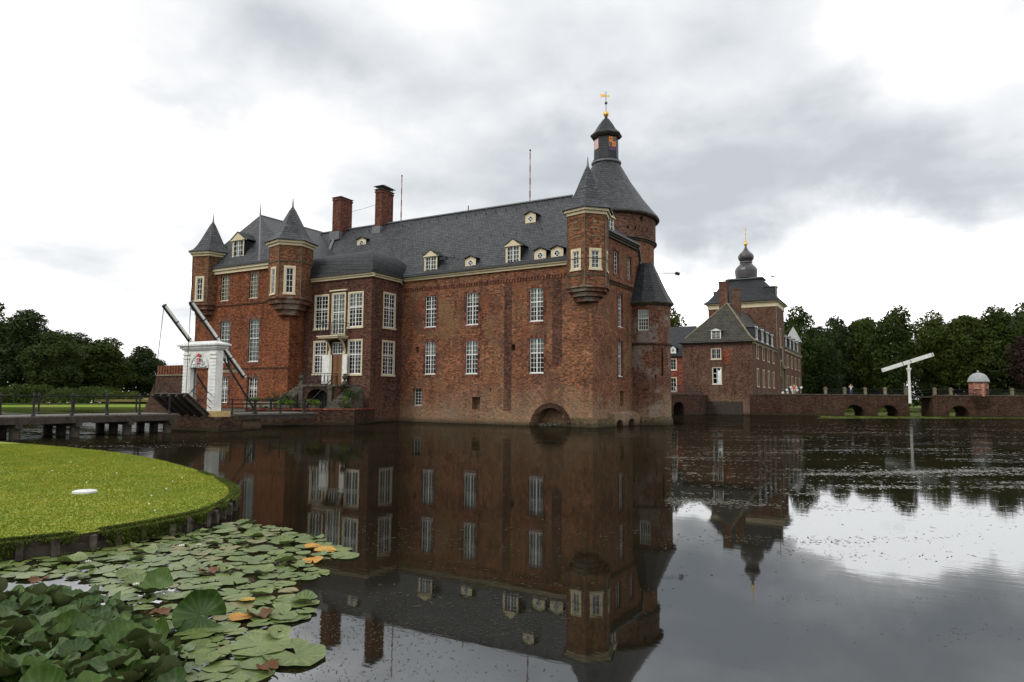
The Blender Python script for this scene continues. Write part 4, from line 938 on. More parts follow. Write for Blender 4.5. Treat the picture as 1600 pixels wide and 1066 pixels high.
# ================================================================== terrace, entrance stair and drawbridge
TZ = 1.1
tp = [(-46.8, 38.4), (-43.5, 39.5), (-39.4, 43.3), (-41.0, 47.7), (-50.2, 47.7), (-50.3, 45.9), (-64.0, 45.9), (-52, 38.4)]
g = MB(); g.prism([(-47+(p[0]+47)*.985, 44+(p[1]-44)*.985) for p in tp], -.5, TZ-.02); tag(g.build('terrace_ground', 'stonedk'), kind='structure')
tw_ = empty('terrace_wall', (-43, 41, 0), 'low brown brick retaining wall along the water below the entrance stair', 'wall')
g = MB()
for a, b in zip(tp[:4], tp[1:4]): wall(g, Face(a, b), -.5, TZ+.12)
g.build('brickwork', 'quay', tw_)
g = MB()
for a, b in zip(tp[:4], tp[1:4]):
    F = Face(a, b); F.bx(g, 0, F.L, TZ+.12, TZ+.24, -.35, .05)
g.build('coping', 'gatered', tw_)
M['shrub'] = foliage('shrub_leaves', (.030, .052, .016), (.07, .105, .028), 2, .6, .25)
M['shrublight'] = foliage('bright_shrub_leaves', (.10, .19, .02), (.20, .31, .04), 2, .6, .3)
def leafball(name, c, r, n, s, m, parent=None, sz=(1, 1, 1), lumps=5, seed=0):
    rg = np.random.default_rng(seed+17); V = []
    L = rg.normal(size=(lumps, 3))*.45*r; L[:, 2] = np.abs(L[:, 2])*.7
    i = rg.integers(0, lumps, n); d = rg.normal(size=(n, 3)); d /= np.linalg.norm(d, axis=1)[:, None]
    P = (L[i]+d*(r*.62*(.7+.35*rg.random(n)))[:, None])*np.array(sz)+np.array(c)
    q = rg.normal(size=(n, 2, 3)); q /= np.linalg.norm(q, axis=2)[:, :, None]; ss = (s*(.6+.8*rg.random(n)))[:, None]
    Q = np.stack([P+q[:, 0]*ss, P+q[:, 1]*ss*.6, P-q[:, 0]*ss, P-q[:, 1]*ss*.6], 1); Q = Q.reshape(-1, 3)-np.array(c)
    return link(name, scatter_mesh(name, Q, 4, [m]), tuple(Vector(c)-(WL[parent.name] if parent else Vector((0, 0, 0)))), parent)
# stair: landing in front of the door, flight at each side
es = empty('entrance_stair', (-45, 45.5, TZ), 'dark stone landing and steps with iron railings below the brown entrance door', 'stair')
LY = 45.3; LX0, LX1 = -47.95, -42.9
g = MB(); g.box(LX0-.1, LX1+.1, LY-.12, 47.8, 3.22, 3.40); g.build('landing', 'stonedk', es)
FL = Face((LX0, LY), (LX1, LY)); g = MB(); ah = (.98, 3.55, TZ, 3.0, 1.6); wall(g, FL, TZ-.1, 3.22, [ah], depth=1.6); back(g, FL, ah, 1.6); spandrels(g, FL, ah, .75, 1.2); wall(g, Face((LX0, 47.8), (LX0, LY)), TZ-.1, 3.22); wall(g, Face((LX1, LY), (LX1, 47.8)), TZ-.1, 3.22); g.build('stair_wall', 'quay', es)
for u in (.05, 3.65):
    g = MB(); FL.bx(g, u, u+.5, TZ-.1, 3.22, 0, .14); FL.bx(g, u-.05, u+.55, 3.0, 3.2, 0, .2); g.build('pilaster', 'stonedk', es)
g = MB(); FL.bx(g, 1.1, 3.4, TZ, 2.7, -1.0, -.95); 
for k in range(8): FL.bx(g, 1.2+k*.28, 1.23+k*.28, TZ, 2.7, -.95, -.9)
g.build('gate_grille', 'iron', es)
for side in (-1, 1):
    n = 13
    for k in range(n):
        z = 3.4-(k+1)*(3.4-TZ)/(n+1); y1 = LY+1.2-k*.27; y0 = y1-.30; wd = 1.5+.05*k
        xa, xb = (LX1+.12, LX1+wd+.12) if side > 0 else (LX0-wd-.12, LX0-.12)
        g = MB(); g.box(xa, xb, y0, y1, TZ-.1, z); g.build('step', 'stonedk', es)
g = MB(); FE = Face((LX0, LY), (LX1, LY)); rail_run(g, FE, .1, 3.9, 3.4, 4.4, -.02, -.02, 9, .03); g.build('railing', 'iron', es)
g = MB(); P = [Vector((LX1-.9+.9*math.sin(t), LY+.2-.9*(1-math.cos(t))*1.3, 4.4-.25*t)) for t in [k*.2 for k in range(8)]]+[Vector((LX1+.15-.1*k, LY-1.2-.5*k, 3.9-.48*k)) for k in range(5)]
g.tube(P, .035, 6)
for q in P[::2]: g.tube([q, q-Vector((0, 0, .95))], .02, 5)
g.build('curved_rail', 'iron', es)
def vase(g, c, s):
    g.lathe(c[0], c[1], [(s*.32, c[2]), (s*.32, c[2]+s*.15), (s*.12, c[2]+s*.25), (s*.38, c[2]+s*.6), (s*.40, c[2]+s*.85), (s*.2, c[2]+s*1.0), (s*.32, c[2]+s*1.15), (s*.05, c[2]+s*1.2)], 12)
for (x, y, z, s, lb) in ((-47.75, 45.4, 3.4, .85, 'dark stone urn on the left end of the entrance landing'), (-42.7, 45.6, 3.4, .8, 'stone urn at the top of the right hand flight of steps'), (-41.6, 43.9, TZ, .95, 'pale stone urn at the foot of the steps beside the water'), (-43.9, 42.2, TZ, .7, 'small pale urn on the terrace between the flower boxes')):
    g = MB(); s *= .8; g.box(x-s*.3, x+s*.3, y-s*.3, y+s*.3, z-.01, z+s*.3); vase(g, (x, y, z+s*.3), s); tag(g.build('stone_urn', 'stonedk'), lb, 'urn', 'urns around the entrance stair')
for i, (x, y, z, r, lb, lt) in enumerate(((-41.9, 45.7, 2.6, .55, 'dark green shrub high on the right hand steps', 0), (-41.3, 44.9, 2.3, .5, 'bushy shrub halfway down the right hand steps', 0), (-41.35, 44.4, 1.9, .36, 'small bright green shrub on the right hand steps', 1),
        (-40.8, 43.9, 1.3, .5, 'low dark shrub at the foot of the right hand steps', 0), (-48.6, 43.8, 1.9, .7, 'dark shrub against the left hand steps', 0), (-49.7, 43.2, 1.5, .7, 'grey green shrub at the corner of the red wing', 0), (-47.6, 41.2, 1.2, .5, 'dark shrub left of the flower boxes', 0))):
    o = leafball('shrub', (x, y, z), r, 1300, .055, 'shrublight' if lt else 'shrub', seed=i); tag(o, lb, 'shrub', 'shrubs by the entrance stair')
for (x0, x1, y, lb, bright) in ((-46.6, -44.9, 41.6, 'low trough of yellow green plants left of the terrace gate', 1), (-44.3, -42.9, 42.6, 'low trough of yellow green plants right of the terrace gate', 1)):
    p = empty('flower_trough', ((x0+x1)/2, y, TZ), lb, 'planter', 'planted troughs on the terrace')
    g = MB(); g.hexa([(x0+.06, y-.22, TZ-.02), (x1-.06, y-.22, TZ-.02), (x1-.06, y+.22, TZ-.02), (x0+.06, y+.22, TZ-.02)], [(x0, y-.28, TZ+.5), (x1, y-.28, TZ+.5), (x1, y+.28, TZ+.5), (x0, y+.28, TZ+.5)]); g.build('trough', 'stonedk', p)
    for k in range(4):
        leafball('plant', (x0+(x1-x0)*(k+.5)/4, y, TZ+.62), .3, 330, .06, 'shrublight' if k != 2 else 'shrub', p, seed=40+k)
p = empty('stone_planter', (-48.3, 41.5, TZ), 'large grey stone trough with bright plants in front of the red wing', 'planter')
g = MB(); g.box(-50.2, -46.6, 41.1, 41.9, TZ-.02, TZ+.62); g.box(-50.3, -46.5, 41.0, 42.0, TZ+.62, TZ+.72); g.build('trough', 'stone', p); leafball('plant', (-49.5, 41.5, TZ+.82), .42, 900, .06, 'shrublight', p, (1.6, 1, .7), seed=3)

# wooden approach bridge
DX0, DX1 = -43.6, -39.95; DZ = 1.2
br = empty('wooden_bridge', (-41.8, 18, 0), 'low wooden footbridge with black posts and rails over the moat at the left', 'bridge')
g = MB(); y = 4.0
while y < 27.6:
    g.box(DX0, DX1, y, y+.22, DZ-.07, DZ); y += .235
g.build('decking', 'wood', br)
for x in (DX0+.1, DX1-.1, -41.8):
    g = MB(); g.box(x-.12, x+.12, 3.8, 27.7, DZ-.42, DZ-.07); g.build('beam', 'wooddk', br)
for y in (9.6, 12.6, 15.6, 18.6, 21.6, 24.6, 27.2):
    g = MB(); g.box(DX0-.1, DX1+.1, y-.16, y+.16, DZ-.62, DZ-.40); g.build('cross_beam', 'wooddk', br)
    for x in (-43.1, -41.7, -40.3):
        g = MB(); g.tube([(x, y, -1.5), (x, y, DZ-.6)], .25, 10); g.build('pile', 'wooddk', br)
def post(name, x, y, z0, h, par, r=.06):
    g = MB(); g.lathe(x, y, [(r*1.9, z0), (r*1.9, z0+.06), (r*1.2, z0+.12), (r, z0+.2), (r, z0+h-.12), (r*1.5, z0+h-.1), (r*1.5, z0+h-.04), (r*1.1, z0+h), (r*1.2, z0+h+.06), (.01, z0+h+.1)], 10); return g.build(name, 'iron', par)
ys = [19.3-1.95*k for k in range(7, 0, -1)]+[19.3+1.95*k for k in range(5)]
for x in (DX0+.08, DX1-.08):
    for y in ys: post('railing_post', x, y, DZ, 1.15, br, .052)
    for z, r in ((DZ+1.08, .035), (DZ+.62, .022)):
        g = MB(); g.tube([(x, ys[0], z), (x, ys[-1], z)], r, 6); g.build('rail', 'iron', br)

# drawbridge: white gateway, two balance beams, raised leaf
db = empty('drawbridge', (-41.4, 30.2, 0), 'white painted drawbridge gateway with two long balance beams and a raised leaf', 'drawbridge')
px0, px1 = -43.1, -39.65; PY = 30.1
g = MB(); g.box(-43.9, -38.7, 29.7, 31.6, -.5, .95); g.build('pier', 'quay', db)
g = MB(); g.box(-40.35, -39.2, 29.85, 31.0, .95, 1.32); g.box(-43.4, -42.4, 29.85, 31.0, .95, 1.32); g.build('base_block', 'ochre', db)
FP = Face((px0, PY), (px1, PY)); L_ = FP.L; ow0, ow1 = .72, L_-.82
g = MB(); oh = (ow0, ow1, .9, 4.35, .5); wall(g, FP, 1.3, 5.45, [(ow0, ow1, 1.3, 4.25, .3)], depth=.3)
wall(g, Face((px1, PY), (px1, PY+.5)), 1.3, 5.45); wall(g, Face((px1, PY+.5), (px0, PY+.5)), 1.3, 5.45, [(L_-ow1, L_-ow0, 1.3, 4.25, .0)]); wall(g, Face((px0, PY+.5), (px0, PY)), 1.3, 5.45)
gw = g.build('gateway', 'white', db)
g = MB(); FP.bx(g, -.12, L_+.12, 5.45, 5.55, -.62, .12); FP.bx(g, -.22, L_+.22, 5.55, 5.72, -.72, .22); FP.bx(g, -.36, L_+.36, 5.72, 5.82, -.86, .36)
g.hexa([FP.at(-.36, 5.82, .36), FP.at(L_+.36, 5.82, .36), FP.at(L_+.36, 5.82, -.86), FP.at(-.36, 5.82, -.86)], [FP.at(.3, 6.05, -.1), FP.at(L_-.3, 6.05, -.1), FP.at(L_-.3, 6.05, -.4), FP.at(.3, 6.05, -.4)]); g.build('gateway_cornice', 'whiteold', gw)
for u in (.0, L_-.66):
    g = MB(); z = 1.32
    while z < 5.1: FP.bx(g, u, u+.64, z, z+.2, 0, .05); z += .235
    FP.bx(g, u-.03, u+.68, 1.3, 1.5, 0, .09); FP.bx(g, u-.04, u+.69, 4.85, 4.92, 0, .1); FP.bx(g, u-.04, u+.69, 5.12, 5.2, 0, .1); g.build('pilaster', 'white', gw)
g = MB()                                                    # round moulding over the opening
m_ = (ow0+ow1)/2; 
for k in range(22):
    t0, t1 = math.pi*k/22, math.pi*(k+1)/22
    P = [(m_-r*math.cos(t), 4.22+r*math.sin(t)*1.02) for r, t in ((.86, t0), (.86, t1), (1.0, t1), (1.0, t0))]; g.hexa([FP.at(p[0], p[1], 0) for p in P], [FP.at(p[0], p[1], .07) for p in P])
g.build('arch_moulding', 'whiteold', gw)
g = MB(); rg = np.random.default_rng(5)
for k in range(44):                                         # carved foliage round the arms
    t = math.pi*(k+.5)/44; r = .2+.42*rg.random(); c = FP.at(m_-r*math.cos(t)*1.05, 4.42+r*math.sin(t)*.85, .02); g.lathe(c[0], c[1]-.03, [(.001, c[2]-.05), (.05, c[2]-.02), (.055, c[2]+.02), (.001, c[2]+.05)], 7)
for k in range(9):
    c = FP.at(ow0+.06+(ow1-ow0-.12)*k/8, 4.33-.05*math.sin(k*1.4), .03); g.lathe(c[0], c[1], [(.001, c[2]-.08), (.08, c[2]-.03), (.08, c[2]+.03), (.001, c[2]+.08)], 8)
g.build('carving', 'whiteold', gw)
g = MB(); sp = [(-.13, 4.88), (.13, 4.88), (.13, 4.62), (.07, 4.52), (0, 4.48), (-.07, 4.52), (-.13, 4.62)]; g.hexa([FP.at(m_+a, b, .0) for a, b in sp], [FP.at(m_+a, b, .1) for a, b in sp]); ar = g.build('shield', 'red', gw)
g = MB(); 
for (a0, a1, b0, b1) in ((-.04, .04, 4.55, 4.84), (-.1, .1, 4.68, 4.73)): FP.bx(g, m_+a0, m_+a1, b0, b1, .1, .115+(.002 if a0 < -.05 else 0))
g.build('shield_charge', 'pink', ar)
g = MB(); cr = [(-.14, 4.98), (.14, 4.98), (.27, 5.14), (.12, 5.12), (0, 5.22), (-.12, 5.12), (-.27, 5.14)]; g.hexa([FP.at(m_+a, b, .0) for a, b in cr], [FP.at(m_+a, b, .1) for a, b in cr]); g.build('crown', 'red', ar)
for x, p0, p1 in ((-40.3, (28.44, 8.5), (32.95, 3.66)), (-43.75, (28.85, 8.55), (33.3, 3.72))):
    g = MB(); A, B = Vector((x, p0[0], p0[1])), Vector((x, p1[0], p1[1])); g.bar(A, B, .16, .26, (1, 0, 0)); b_ = g.build('balance_beam', 'white', db)
    g = MB(); d = (B-A).normalized()
    for t in (0.0, .22, .45, .5, .72, .97): q = A.lerp(B, t); g.bar(q, q+d*.07, .19, .3, (1, 0, 0))
    n_ = Vector((0, -d.z, d.y)); g.bar(A-n_*.145, B-n_*.145, .12, .03, (1, 0, 0)); g.build('iron_band', 'iron', b_)
A, B = Vector((-43.75, 32.6, 4.05)), Vector((-40.3, 32.4, 4.1)); g = MB(); g.bar(A, B, .18, .2); g.build('counterweight_bar', 'cream', db)
g = MB(); g.bar((-41.1, 32.35, 4.1), (-40.4, 31.5, 5.1), .1, .12); g.build('brace', 'wood', db)
g = MB(); g.bar((-39.75, 30.6, 4.95), (-39.75, 33.6, 1.15), .09, .09); g.bar((-43.6, 30.6, 4.95), (-43.6, 33.6, 1.15), .09, .09); g.build('iron_strut', 'iron', db)
hy, hz_ = 29.95, 1.0; ty, tz = 28.15, 2.45                     # raised leaf
g = MB(); dl = Vector((0, ty-hy, tz-hz_)); ll = dl.length; dl.normalize(); nl = Vector((0, -dl.z, dl.y))*-1
xs = (-43.45, -39.85)
a_, b_ = Vector((xs[0], hy, hz_)), Vector((xs[1], hy, hz_))
if nl.z < 0: nl = -nl
npl = 11
for k in range(npl):
    s0, s1 = ll*k/npl, ll*(k+.93)/npl; th = nl*.09; g.hexa([a_+dl*s0, b_+dl*s0, b_+dl*s1, a_+dl*s1], [a_+dl*s0+th, b_+dl*s0+th, b_+dl*s1+th, a_+dl*s1+th])
lf = g.build('raised_leaf', 'wooddk', db)
g = MB()
for k in range(5): x = xs[0]+.15+(xs[1]-xs[0]-.3)*k/4; p = Vector((x, hy, hz_))-nl*.12; g.bar(p, p+dl*ll, .14, .2, tuple(nl))
g.build('joist', 'wooddk', lf)
for x in (xs[0]+.05, xs[1]-.05):
    g = MB(); p = Vector((x, hy, hz_))
    for hgt in (.4, .75, 1.1): q = p+nl*hgt; g.tube([q+dl*(ll*.02), q+dl*(ll*.95)], .022, 5)
    for s in (.06, .5, .93): g.tube([p+dl*ll*s, p+dl*ll*s+nl*1.12], .028, 5)
    g.build('leaf_railing', 'iron', lf)
for x, p0 in ((-40.3, (28.44, 8.45)), (-43.75, (28.85, 8.5))):
    g = MB(); A = Vector((x, p0[0], p0[1])); xb = xs[1]-.1 if x > -42 else xs[0]+.1; B = Vector((xb, ty, tz)); g.tube([A, B], .022, 5); g.build('chain', 'iron', db)
# fixed span from the gateway to the terrace
fs = empty('fixed_span', (-41.4, 35, 0), 'fixed wooden span with black iron railing between the white gateway and the terrace', 'footbridge')
g = MB(); y = 31.05
while y < 38.9: g.box(-43.3, -39.4, y, y+.26, TZ-.1, TZ); y += .28
g.build('decking', 'wood', fs)
g = MB(); g.box(-39.7, -39.45, 31.1, 38.9, TZ-.4, TZ-.1); g.box(-43.25, -43.0, 31.1, 38.9, TZ-.4, TZ-.1); g.build('beam', 'wooddk', fs)
g = MB(); g.box(-43.5, -39.9, 31.6, 34.2, -.5, .68); g.build('brick_pier', 'gate', fs)
for x in (-43.2, -39.55):
    for y in (31.4, 33.3, 35.6, 37.9): post('railing_post', x, y, TZ, .95, fs, .09 if y in (33.3, 37.9) else .05)
    g = MB()
    for z in (.35, .65, .95): g.tube([(x, 31.4, TZ+z), (x, 38.2, TZ+z)], .022, 5)
    g.build('rail', 'iron', fs)
# a square brick bastion with a slatted parapet, left of the wing
bs = empty('bastion', (-74, 54, 0), 'squat brown brick bastion with a rust coloured slatted parapet left of the white gateway', 'bastion')
g = MB(); x0, x1, y0, y1 = -75.4, -68, 49.3, 56; b = 1.1
g.hexa([(x0-b, y0-b, -.5), (x1+b, y0-b, -.5), (x1+b, y1+b, -.5), (x0-b, y1+b, -.5)], [(x0, y0, 4.55), (x1, y0, 4.55), (x1, y1, 4.55), (x0, y1, 4.55)]); g.build('battered_wall', 'quay', bs)
g = MB(); g.box(x0-.12, x1+.12, y0-.12, y1+.12, 4.55, 4.7); g.build('ledge', 'stone', bs)
g = MB(); g.box(x0+.1, x1-.1, y0+.15, y1-.1, 4.7, 5.45); g.build('parapet_core', 'rust', bs)
g = MB(); k = x0
while k < x1-.2: g.box(k, k+.34, y0, y0+.12, 4.7, 5.75); k += .5
k = y0
while k < y1-.2: g.box(x1-.12, x1, k, k+.34, 4.7, 5.75); k += .5
g.build('parapet_slats', 'rust', bs)

# ================================================================== gatehouse range
gh = empty('gatehouse', (-24, 120, 0), 'brown brick gatehouse range with a tall tower and onion shaped spire across the moat', 'gatehouse')
GX, GY, GL = -18.72, 106.75, -29.3; GE = 11.0
FG = Face((GL, GY), (GX, GY)); FH = Face((GX, GY), (GX, 131.4))
gx = lambda x: x-GL
w1 = (gx(-24.77), gx(-23.42), 8.46, 9.99); w2 = (gx(-24.63), gx(-23.38), 4.63, 7.08)
g = MB(); wall(g, FG, -.4, GE, [w1, w2], depth=.2)
rows = []
for y in (109.8, 115.1, 120.1, 125.3):
    rows.append((y+.35-GY, y+1.7-GY, 8.65, 10.6)); rows.append((y+.35-GY, y+1.7-GY, 4.33, 6.95))
wall(g, FH, -.4, GE, rows, depth=.25); wall(g, Face((GL, 131), (GL, GY)), -.4, GE); g.build('wall', 'gate', gh)
g = MB(); FG.bx(g, gx(-23.15), gx(-21.9), 7.7, 9.9, -.02, .012); g.build('red_patch', 'gatered', gh)
g = MB(); FG.bx(g, gx(-24.7), gx(-24.5), 7.08, 7.3, -.02, .02); 
for (x, z) in ((-27.6, 7.4), (-20.2, 7.3)): FG.bx(g, gx(x)-.05, gx(x)+.05, z-.5, z+.5, 0, .05)
g.build('wall_anchor', 'iron', gh)
window(gh, FG, w1, 4, 2, ins=.05, trans=None, surround=True, sur=.1); window(gh, FG, w2, 2, 3, ins=.05, trans=None, surround=True, sur=.1, bars=.07)
for h in rows: window(gh, FH, h, 2, 4, ins=.12, surround=True, sur=.16, curtain=(0, 1), fm='cream')
cornice(gh, FG, GE+.05, -.2, FG.L+.2, h=.25, out=.25, m='stonedk'); cornice(gh, FH, GE+.05, -.2, FH.L, h=.3, out=.25)
# dark slab under the front: the undercroft's shade put in as colour
g = MB(); FG.bx(g, .5, 9.0, -.3, 1.95, .02, .10); g.build('undercroft_shade', 'wooddk', gh)
g = MB(); A = (-23.5, 112.5, 17.8); Bk = (-23.5, 131.4, 17.9)
c = [(GL-.6, GY-.6, GE), (GX+.6, GY-.6, GE), (GX+.6, 131.4, GE), (GL-.6, 131.4, GE)]
i1 = [(GL+.3, GY+.3, GE+.75), (GX-.3, GY+.3, GE+.75), (GX-.3, 131.4, GE+.75), (GL+.3, 131.4, GE+.75)]
for k in (0, 1, 3): g.face(c[k], c[(k+1) % 4], i1[(k+1) % 4], i1[k])
g.face(i1[0], i1[1], A); g.face(i1[1], i1[2], Bk, A); g.face(i1[3], i1[0], A, Bk); rf = g.build('roof', 'tile', gh)
g = MB(); g.bar(i1[1], A, .22, .16); g.bar(i1[0], A, .22, .16); g.bar(c[1], i1[1], .2, .16); g.bar(A, Bk, .25, .15); g.build('ridge_tiles', 'stone', rf)
for (x0, x1, zt, lw_) in ((-25.39, -24.0, 21.7, 0), (-23.3, -22.1, 20.3, 0)):
    g = MB(); g.box(x0, x1, 115.2, 116.8, 16.0, zt); g.box(x0-.08, x1+.08, 115.12, 116.88, zt, zt+.15); g.build('chimney', 'gate', rf)
dormer(gh, (-24.1, GY+.15, 11.55), RX, OY, 1.5, 1.25, 1.75, 2.4, 'rect', 4, 3, wm='white')
for y in (110.3, 115.5, 120.5, 125.4): dormer(gh, (GX-.05, y+.6, 11.6), (0, 1, 0), (1, 0, 0), 1.7, 1.8, 2.35, 3.5, 'rect', 2, 3, wm='white')
# low red house to the left of it
FLw = Face((-36, 99.5), (-24.9, 102.0))
lx = (5.2, 6.4, 3.2, 5.2); g = MB(); FLo = Face((-38, 107.3), (-29.3, 107.3)); hA = (3.9, 5.3, 6.9, 8.6); hB = (3.9, 5.3, 3.5, 5.6); hC = (6.2, 7.5, 6.9, 8.6); hD = (6.2, 7.5, 3.5, 5.6); wall(g, FLo, -.4, 9.2, [hA, hB, hC, hD], depth=.2); g.build('low_range_wall', 'gatered', gh)
for h in (hA, hB, hC, hD): window(gh, FLo, h, 3, 3, ins=.05, trans=None, mull=False, surround=True, sur=.12)
g = MB(); g.face((-38, 106.9, 9.0), (-28.5, 106.9, 9.0), (-28.5, 112.5, 14.3), (-38, 112.5, 14.3)); g.face((-38, 112.5, 14.3), (-28.5, 112.5, 14.3), (-28.5, 118, 9), (-38, 118, 9)); g.build('low_range_roof', 'slatedk', gh)
dormer(gh, (-31.0, 107.4, 9.6), RX, OY, 1.0, .7, 1.25, 2, 'round', wm='white')
# main tower
T0, T1, TY0, TY1, TE = -31.0, -18.67, 131.4, 140.6, 19.3
g = MB(); FT = Face((T0, TY0), (T1, TY0)); FTR = Face((T1, TY0), (T1, TY1)); th = [(3.2, 4.6, 12.0, 15.4), (3.2, 4.6, 6.8, 9.4)]
gd = (4.2, 7.0, 2.9, 7.4, .5)
wall(g, FT, 8, TE); wall(g, FTR, -.4, TE, th+[gd, (3.4, 4.5, 9.9, 11.6)], depth=.3); wall(g, Face((T0, TY1), (T0, TY0)), 8, TE); back(g, FTR, gd, .5)
tws = g.build('tower_wall', 'gate', gh)
g = MB(); FT.bx(g, FT.L-.14, FT.L, 2.9, 19.2, -.02, .03); g.build('quoins', 'stone', gh)
g = MB(); FTR.bx(g, 3.4, 4.1, 2.9, 8.0, 0, .35); FTR.bx(g, 7.1, 7.8, 2.9, 8.0, 0, .35); FTR.bx(g, 3.1, 8.1, 8.0, 8.6, 0, .55); FTR.bx(g, 4.6, 6.6, 8.6, 12.2, 0, .12); g.build('portal_frame', 'stone', gh)
for h in th: window(gh, FTR, h, 2, 5, ins=.12, surround=True)
g = MB(); cx_, cy_ = (T0+T1)/2, (TY0+TY1)/2; hx, hy_ = (T1-T0)/2, (TY1-TY0)/2
def rect(dx, z): return [(cx_-hx-dx, cy_-hy_-dx, z), (cx_+hx+dx, cy_-hy_-dx, z), (cx_+hx+dx, cy_+hy_+dx, z), (cx_-hx-dx, cy_+hy_+dx, z)]
def shell(g, prof):
    pr = None
    for d, z in prof:
        c = rect(d, z)
        if pr:
            for a in range(4): g.face(pr[a], pr[(a+1) % 4], c[(a+1) % 4], c[a])
        pr = c
    g.face(*pr)
shell(g, [(0, TE-.1), (.15, TE), (.15, TE+.7), (.55, TE+.85), (.55, TE+1.0)]); g.build('tower_cornice', 'cream', gh)
g = MB(); shell(g, [(.75, TE+1.0), (.8, TE+1.08), (.1, TE+1.6), (-.7, TE+2.6), (-1.4, TE+3.8), (-2.1, TE+4.9), (-2.9, TE+5.7), (-2.9, TE+5.85)]); g.build('tower_roof', 'slatedk', gh)
g = MB(); shell(g, [(-2.75, TE+5.8), (-2.65, TE+5.9), (-2.65, TE+6.05), (-3.3, TE+6.25)]); g.build('tower_ledge', 'lead', gh)
OX, OYY = -24.7, 136.0
prof = [(2.0, 25.5), (2.05, 25.9), (2.1, 26.4), (2.13, 27.0), (1.95, 27.5), (1.55, 27.95), (1.2, 28.3), (1.05, 28.55), (1.12, 28.62), (1.12, 28.8), (1.02, 28.85), (1.25, 29.1), (1.46, 29.5), (1.48, 29.85), (1.3, 30.25), (.95, 30.6), (.55, 31.0), (.28, 31.5), (.14, 32.0)]
g = MB(); g.lathe(OX, OYY, prof, 16, R(5)); on = g.build('onion_spire', 'onion', gh)
g = MB(); g.lathe(OX, OYY, [(1.0, 28.55), (1.2, 28.62), (1.2, 28.8), (1.0, 28.86)], 16, R(5)); g.build('lead_collar', 'lead', on)
g = MB(); g.lathe(OX, OYY, [(.12, 32.0), (.3, 32.1), (.36, 32.35), (.22, 32.6), (.12, 32.7), (.2, 32.85), (.2, 33.0), (.06, 33.15)], 12, 0, True); g.tube([(OX, OYY, 33.1), (OX, OYY, 35.6)], .05, 5); g.bar((OX-.35, OYY, 35.2), (OX+.35, OYY, 35.2), .07); g.sphere((OX, OYY, 34.3), .12, 6); g.build('gilded_finial', 'gold', on)
dormer(gh, (T1-.25, 133.6, TE+1.5), (0, 1, 0), (1, 0, 0), 2.2, 2.2, 2.6, 2.2, 'rect', 2, 3, wm='cream'); dormer(gh, (T0+.25, 136, TE+1.5), (0, -1, 0), (-1, 0, 0), 2.2, 2.2, 2.6, 2.2, 'rect', 2, 3, wm='cream')
g = MB(); g.tube([(T1-.6, 133.6, TE+4), (T1-.6, 133.6, TE+6.4)], .05, 5); g.bar((T1-.6, 133.6, TE+5.9), (T1-1.3, 133.4, TE+5.75), .03, .3); g.build('wind_vane', 'lead', gh)
# right hand range beyond the tower
F2 = Face((T1-.1, TY1), (T1-.1, 166.5)); g = MB(); r2 = []
for k in range(4):
    y = 3.6+k*6.0; r2 += [(y, y+1.6, 8.7, 11.0), (y, y+1.6, 4.0, 6.9)]
wall(g, F2, -.4, 12.0, r2, depth=.25); g.build('range_wall', 'gate', gh)
for h in r2: window(gh, F2, h, 2, 4, ins=.12, surround=True, curtain=(0, 1), fm='cream')
cornice(gh, F2, 12.0, 0, F2.L)
g = MB(); g.face((T1+.4, TY1, 12.1), (T1+.4, 166.5, 12.1), (T1-5, 163, 17.2), (T1-5, TY1, 17.2)); g.face((T1+.4, 166.5, 12.1), (T1-10, 166.5, 12.1), (T1-5, 163, 17.2)); g.build('range_roof', 'tile', gh)
for k in range(4): dormer(gh, (T1-.35, 145.2+k*6, 12.7), (0, 1, 0), (1, 0, 0), 2.0, 2.0, 2.6, 3.5, 'rect', 2, 3, wm='white')
ct = empty('pavilion_turret', (-20.9, 172, 0), parent=gh)
g = MB(); g.lathe(-20.9, 172, [(2.0, -.4), (2.0, 15.6)], 4, R(45)); g.build('pavilion_wall', 'gate', ct)
g = MB(); g.lathe(-20.9, 172, [(2.5, 15.6), (2.3, 15.9), (1.3, 17.6), (.05, 19.4)], 4, R(45)); g.build('pavilion_roof', 'slatelight', ct)

